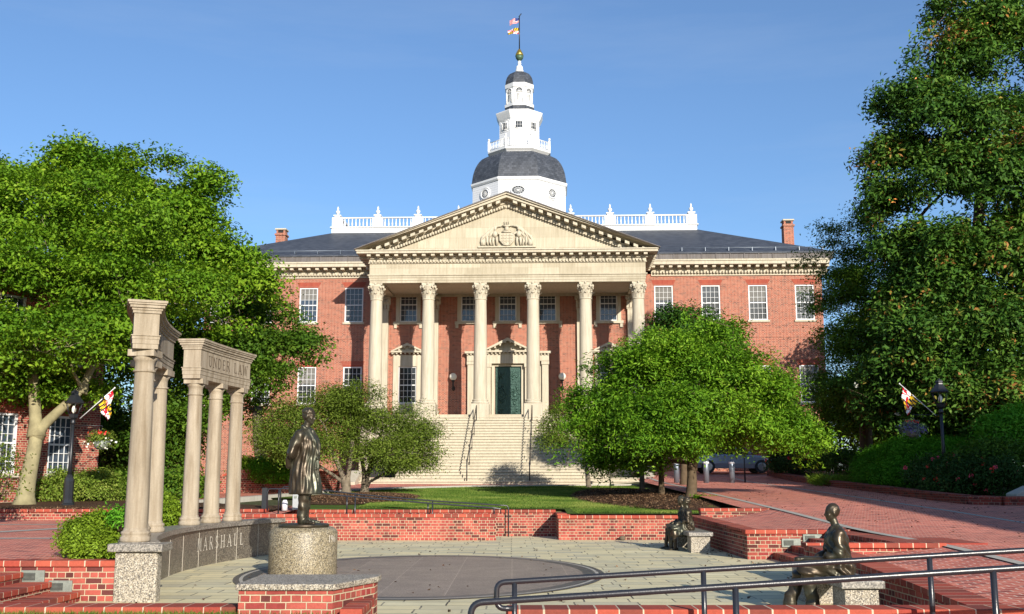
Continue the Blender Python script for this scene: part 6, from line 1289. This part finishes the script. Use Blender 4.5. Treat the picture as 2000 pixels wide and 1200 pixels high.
T5 = [l5(1688, 432, 47, 30, 40), l5(1640, 470, 47, 36, 34), l5(1700, 500, 47, 62, 55), l5(1650, 545, 46, 62, 44), l5(1720, 590, 46, 76, 60), l5(1640, 610, 46, 58, 42), l5(1660, 680, 45.5, 80, 55), l5(1740, 700, 46, 70, 60), l5(1650, 760, 45, 76, 45), l5(1700, 800, 45, 90, 42), l5(1625, 815, 46, 50, 34), l5(1780, 560, 47, 70, 70)]
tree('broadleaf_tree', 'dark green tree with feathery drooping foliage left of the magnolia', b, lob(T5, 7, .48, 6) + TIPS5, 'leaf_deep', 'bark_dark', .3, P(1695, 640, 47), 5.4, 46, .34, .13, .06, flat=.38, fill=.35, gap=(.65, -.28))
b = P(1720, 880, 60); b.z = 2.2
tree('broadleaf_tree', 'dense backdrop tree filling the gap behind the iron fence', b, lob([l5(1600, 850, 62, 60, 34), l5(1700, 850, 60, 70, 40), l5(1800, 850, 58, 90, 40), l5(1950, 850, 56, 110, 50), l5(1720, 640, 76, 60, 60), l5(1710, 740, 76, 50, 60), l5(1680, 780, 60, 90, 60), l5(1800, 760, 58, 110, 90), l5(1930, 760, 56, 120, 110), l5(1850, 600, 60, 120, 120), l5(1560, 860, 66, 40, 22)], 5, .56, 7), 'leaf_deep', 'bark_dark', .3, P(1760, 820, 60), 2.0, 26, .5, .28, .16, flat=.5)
# centre right: the wide cherry and its neighbours
b = P(1350, 972, 37.0); b.z = TZ(37) + .06
T6 = [l5(1330, 690, 37, 95, 50), l5(1250, 720, 37, 95, 50), l5(1400, 720, 36.5, 105, 55), l5(1480, 770, 36.5, 80, 45), l5(1555, 820, 36, 52, 34), l5(1200, 790, 37, 82, 45), l5(1320, 800, 35, 115, 60), l5(1440, 840, 35.5, 100, 42), l5(1290, 860, 35.5, 100, 38), l5(1580, 865, 36.5, 42, 24), l5(1160, 850, 37, 50, 42), l5(1230, 900, 37, 60, 22), l5(1400, 650, 38, 52, 30), l5(1180, 905, 37, 34, 28), l5(1500, 855, 36, 60, 24)]
tree('cherry_tree', 'wide bright green tree on the mulch bed in front of the right wing', b, lob(T6, 7, .5, 8) + TIPS6, 'leaf_cherry', 'bark_dark', .20, P(1352, 905, 37), 7.8, 44, .26, .145, .05,
     stems=[(b, P(1352, 905, 37), .20), (P(1352, 910, 37), P(1325, 800, 37), .12), (P(1352, 910, 37), P(1395, 790, 36.8), .11)], flat=.6, gap=(.8, -.2))
for px, py, Y, lb, seed, ls in ((1293, 968, 38.5, 'thin straight trunk just left of the wide bright tree', 9, [l5(1265, 800, 39, 60, 50), l5(1300, 745, 39, 50, 45)]), (1255, 955, 44, 'slender trunk further back under the wide bright tree', 10, [l5(1225, 820, 44, 45, 50)])):
    b = P(px, py, Y); b.z = TZ(Y) + .03; tree('cherry_tree', lb, b, lob(ls, 4, .6, seed), 'leaf_cherry', 'bark_dark', .11, P(px - 6, 850, Y), 4.0, 30, .3, .13, .055, flat=.6, group=None)
b = P(1335, 940, 47); b.z = TZ(47)
tree('magnolia_tree', 'small magnolia with darker rounded top rising behind the wide bright tree', b, lob([l5(1335, 660, 47, 68, 48), l5(1310, 625, 47, 34, 24), l5(1375, 690, 47, 50, 40), l5(1290, 690, 47, 40, 40), l5(1440, 710, 46, 26, 44)], 5, .56, 11), 'leaf_magnolia', 'bark_dark', .16, P(1335, 780, 47), 7.0, 26, .24, .16, .075, flat=.8)
# centre left: two crab apples
b = P(676, 966, 41.0); b.z = TZ(41) + .08
tree('crab_apple_tree', 'multi stemmed olive green small tree in front of the staircase, left trunk', b, lob([l5(560, 830, 41, 75, 50), l5(640, 800, 41, 70, 50), l5(600, 875, 40.5, 100, 36), l5(530, 865, 41, 55, 34), l5(690, 790, 41, 60, 42), l5(655, 765, 41.3, 30, 26)], 6, .55, 12), 'leaf_olive', 'bark_grey', .14, P(676, 940, 41), 9.0, 30, .22, .085, .04,
     stems=[(b, P(676, 938, 41), .19), (P(674, 942, 41), P(640, 862, 41), .10), (P(678, 942, 41), P(690, 860, 41), .09), (P(674, 945, 41), P(610, 900, 41), .07)], flat=.6, gap=(1.0, -.35))
b = P(712, 963, 42.5); b.z = TZ(42.5) + .08
tree('crab_apple_tree', 'olive green small tree in front of the staircase, right trunk', b, lob([l5(750, 815, 42, 80, 50), l5(800, 850, 42, 62, 42), l5(740, 880, 41.5, 90, 36), l5(835, 895, 42, 34, 24), l5(700, 840, 42, 70, 46), l5(770, 905, 42, 52, 18)], 6, .55, 13), 'leaf_olive', 'bark_grey', .14, P(712, 935, 42.5), 9.0, 30, .22, .085, .04,
     stems=[(b, P(713, 935, 42.5), .17), (P(713, 940, 42.5), P(745, 850, 42.3), .10), (P(713, 940, 42.5), P(700, 850, 42.5), .09), (P(715, 945, 42.5), P(780, 910, 42.3), .06)], flat=.6, gap=(1.0, -.35))
b = P(1150, 940, 50); b.z = TZ(50)
tree('crab_apple_tree', 'small olive tree at the right side of the stone staircase', b, lob([l5(1085, 835, 50, 42, 30), l5(1110, 805, 50, 36, 22), l5(1130, 860, 50, 50, 34), l5(1075, 858, 49.5, 30, 18)], 5, .56, 14), 'leaf_olive', 'bark_grey', .12, P(1145, 900, 50), 9.0, 28, .24, .09, .045, flat=.55)
# shrubs
bush('clipped_bush', 'yellow green clipped bush between the left brick wall and the granite pier', 'bush', [l5(160, 1052, 15.6, 36, 34), l5(195, 1042, 15.6, 36, 34), l5(216, 1058, 15.5, 22, 26), l5(180, 1066, 15.3, 48, 24)], 'leaf_box', 330, 22, .055, .045, .022, flowers=None, stem_r=.008)
bush('clipped_bush', 'bright green bush behind the memorial wall between the column groups', 'bush', [l5(320, 1005, 20.5, 30, 28), l5(340, 1015, 20.5, 20, 20), l5(308, 985, 20.7, 14, 18)], 'leaf_box', 260, 22, .07, .06, .028, stem_r=.008)
bush('shrub', 'leafy young shoot growing beside the nearest memorial column', 'shrub', [l5(232, 1014, 15.4, 13, 18), l5(243, 1016, 15.2, 8, 8)], 'leaf_yew', 300, 16, .06, .06, .02, stem_r=.006)
for xx, rx, lb in ((105, 46, 'rounded laurel shrub left of the street lamp base'), (185, 44, 'rounded laurel shrub right of the street lamp base')):
    bush('laurel_shrub', lb, 'shrub', [l5(xx, 960, 36, rx, 30), l5(xx + 12, 945, 36.3, rx * .7, 20)], 'leaf_laurel', 42, 26, .14, .10, .042, group='laurel shrubs along the left bed')
bush('shrub', 'sparse reddish leaved shrub reaching in at the left edge', 'shrub', [l5(5, 930, 27, 36, 46), l5(-20, 900, 27, 30, 40)], 'leaf_olive', 20, 10, .2, .09, .045)
bush('hedge', 'dark green hedge in the shade behind the memorial columns', 'hedge', [l5(300, 955, 38.5, 50, 26, 40), l5(360, 955, 39, 40, 26, 40), l5(225, 960, 38, 40, 24, 40)], 'leaf_deep', 30, 26, .2, .12, .07)
bush('yew_bush', 'dense dark green rounded bush on top of the curved brick wall', 'bush', [l5(540, 920, 43.6, 44, 24), l5(575, 912, 43.6, 36, 22)], 'leaf_yew', 60, 26, .12, .11, .035)
bush('shrub', 'small bright shrub at the left of the rounded yew bush', 'shrub', [l5(480, 918, 45, 22, 22), l5(505, 925, 45, 16, 12)], 'leaf_box', 40, 24, .14, .12, .06)
bush('spreading_juniper', 'big bright green feathery bush in the right bed before the lamp', 'bush', [l5(1728, 915, 42, 50, 36), l5(1785, 897, 40.5, 58, 38), l5(1850, 900, 39, 56, 36), l5(1765, 930, 39.5, 56, 26), l5(1700, 930, 43.5, 30, 24)], 'leaf_yew', 60, 26, .13, .12, .03, up=.9)
bush('rose_bush', 'dark rose bush with red blooms at the foot of the right street lamp', 'rose bush', [l5(1830, 930, 36.0, 50, 32), l5(1900, 930, 34.2, 56, 34), l5(1865, 948, 34.4, 56, 20), l5(1955, 935, 33.2, 34, 34)], 'leaf_rose', 42, 24, .14, .09, .05, flowers=[('petal_red', 34, .075), ('petal_pink', 26, .075)])
bush('rose_bush', 'shaded rose bush with a few red blooms near the end of the street', 'rose bush', [l5(1545, 900, 54, 38, 24), l5(1585, 895, 52, 34, 22), l5(1525, 912, 55, 18, 12)], 'leaf_rose', 26, 24, .18, .12, .06, flowers=[('petal_red', 10, .16), ('petal_pink', 6, .14)])
bush('shrub', 'light green arching shrub at the far right above the fence', 'shrub', [l5(1975, 845, 36, 50, 34), l5(1935, 875, 36.5, 22, 20), l5(2000, 820, 37, 30, 20)], 'leaf_yew', 36, 20, .2, .15, .06)
bush('shrub', 'dark undergrowth between the rose bush and the iron fence', 'shrub', [l5(1940, 910, 34.5, 60, 40), l5(1650, 905, 48, 50, 18)], 'leaf_deep', 26, 24, .2, .12, .06)
# ornamental grass, lawn blades, mulch chips
def tufts(name, n, xf, yf, zf, L, W, mat, lean=.45, kind='stuff', zrot=None):
    C = []; T = []
    for _ in range(n):
        y = yf(); x = xf(y); C.append((x, y, zf(x, y) + L * .35)); T.append((random.gauss(0, lean), random.gauss(0, lean), 1))
    N = RNG.normal(size=(n, 3)) * .5 + [0, -.8, .2]; o = leaf_object(name, mat, None, C, N, L, W, np.clip(RNG.random(n) * .6 + np.array([.25 + .55 * noise.noise((c[0] * .6, c[1] * .6, 0)) for c in C]), 0, 1), tdir=np.array(T) * 1.5); return tag(o, kind=kind)
g = P(1632, 945, 45.5); tt = thing('ornamental_grass', 'tuft of arching light green ornamental grass in the right bed', 'grass clump', (g.x, 45.5, 1.4)); n = 1800
a = RNG.uniform(0, 2 * pi, n); rr = np.sqrt(RNG.random(n)) * .95; C = np.stack([g.x + rr * np.cos(a) * 1.2, 45.5 + rr * np.sin(a), 1.42 + .34 * RNG.random(n)], 1); leaf_object('blades', 'leaf_box', tt, C, RNG.normal(size=(n, 3)) + [0, -.6, .3], .4, .018, RNG.random(n) * .7, tdir=np.stack([np.cos(a) * rr * 1.4, np.sin(a) * rr * 1.4, np.full(n, 1.0)], 1) * 1.6)
def lx(y): a_, b_ = max(KX(y) + .35, -4.5 if y < 42 else -99), 5.9; return random.uniform(a_, b_)
tufts('grass', 90000, lx, lambda: 31.8 + 21 * random.random() ** 1.4, lambda x, y: TZ(y), .085, .016, 'grass_blade')
tufts('grass', 9000, lambda y: random.uniform(1.7, 6.0), lambda: random.uniform(29.8, 31.9), lambda x, y: TZ(y) - .03, .085, .014, 'grass_blade')
tufts('grass', 16000, lambda y: random.uniform(-7, -1.85), lambda: random.uniform(9.9, 11.80), lambda x, y: .10 - (11.7 - y) * .02 + (.03 if y > 11.4 else 0), .10, .006, 'grass_blade')
def in_bed(cx, cy, rx, ry):
    a_ = random.uniform(0, 2 * pi); q = sqrt(random.random()) * .98; return cx + rx * q * cos(a_), cy + ry * q * sin(a_), q
for (cx, cy, rx, ry, off) in ((-5.3, 38.2, 2.1, 4.4, .02), (4.5, 39.0, 2.3, 8.6, .035)):
    C = []
    for _ in range(9000): x, y, q = in_bed(cx, cy, rx, ry); C.append((x, y, TZ(y) + off + .12 * (1 - q * q) + .02))
    tag(leaf_object('mulch_chips', 'chip', None, C, RNG.normal(size=(9000, 3)) * .5 + [0, 0, 1], .09, .03, RNG.random(9000)), kind='stuff')
C = [(random.uniform(-15.5, -8), random.uniform(30.1, 33.5), .80) for _ in range(5000)]; tag(leaf_object('mulch_chips', 'chip', None, C, RNG.normal(size=(5000, 3)) * .5 + [0, 0, 1], .09, .03, RNG.random(5000)), kind='stuff')
bush('shrub', 'small green seedlings at the foot of the crab apple trunks', 'seedlings', [l5(700, 985, 38.6, 12, 5), l5(690, 986, 38.5, 8, 4)], 'leaf_box', 60, 10, .05, .08, .04, stem_r=.004)
bush('shrub', 'small green shoots at the foot of the wide bright tree', 'seedlings', [l5(1370, 975, 36.2, 20, 6), l5(1398, 980, 36, 10, 5)], 'leaf_cherry', 60, 10, .05, .08, .04, stem_r=.004)

# fallen leaves and litter on the paving
C = [(random.uniform(-5, 4.6), random.uniform(12, 29), .012) for _ in range(160)] + [(4.75 - abs(random.gauss(0, .25)) - .03, random.uniform(17, 29), .012) for _ in range(60)] + [(lambda x, y: (x, y, SZ(y) + .012))(random.uniform(7, 13), random.uniform(12, 50)) for _ in range(420)]
tag(leaf_object('fallen_leaves', 'chip', None, C, RNG.normal(size=(len(C), 3)) * .25 + [0, 0, 1], .07, .04, RNG.random(len(C))), kind='stuff')
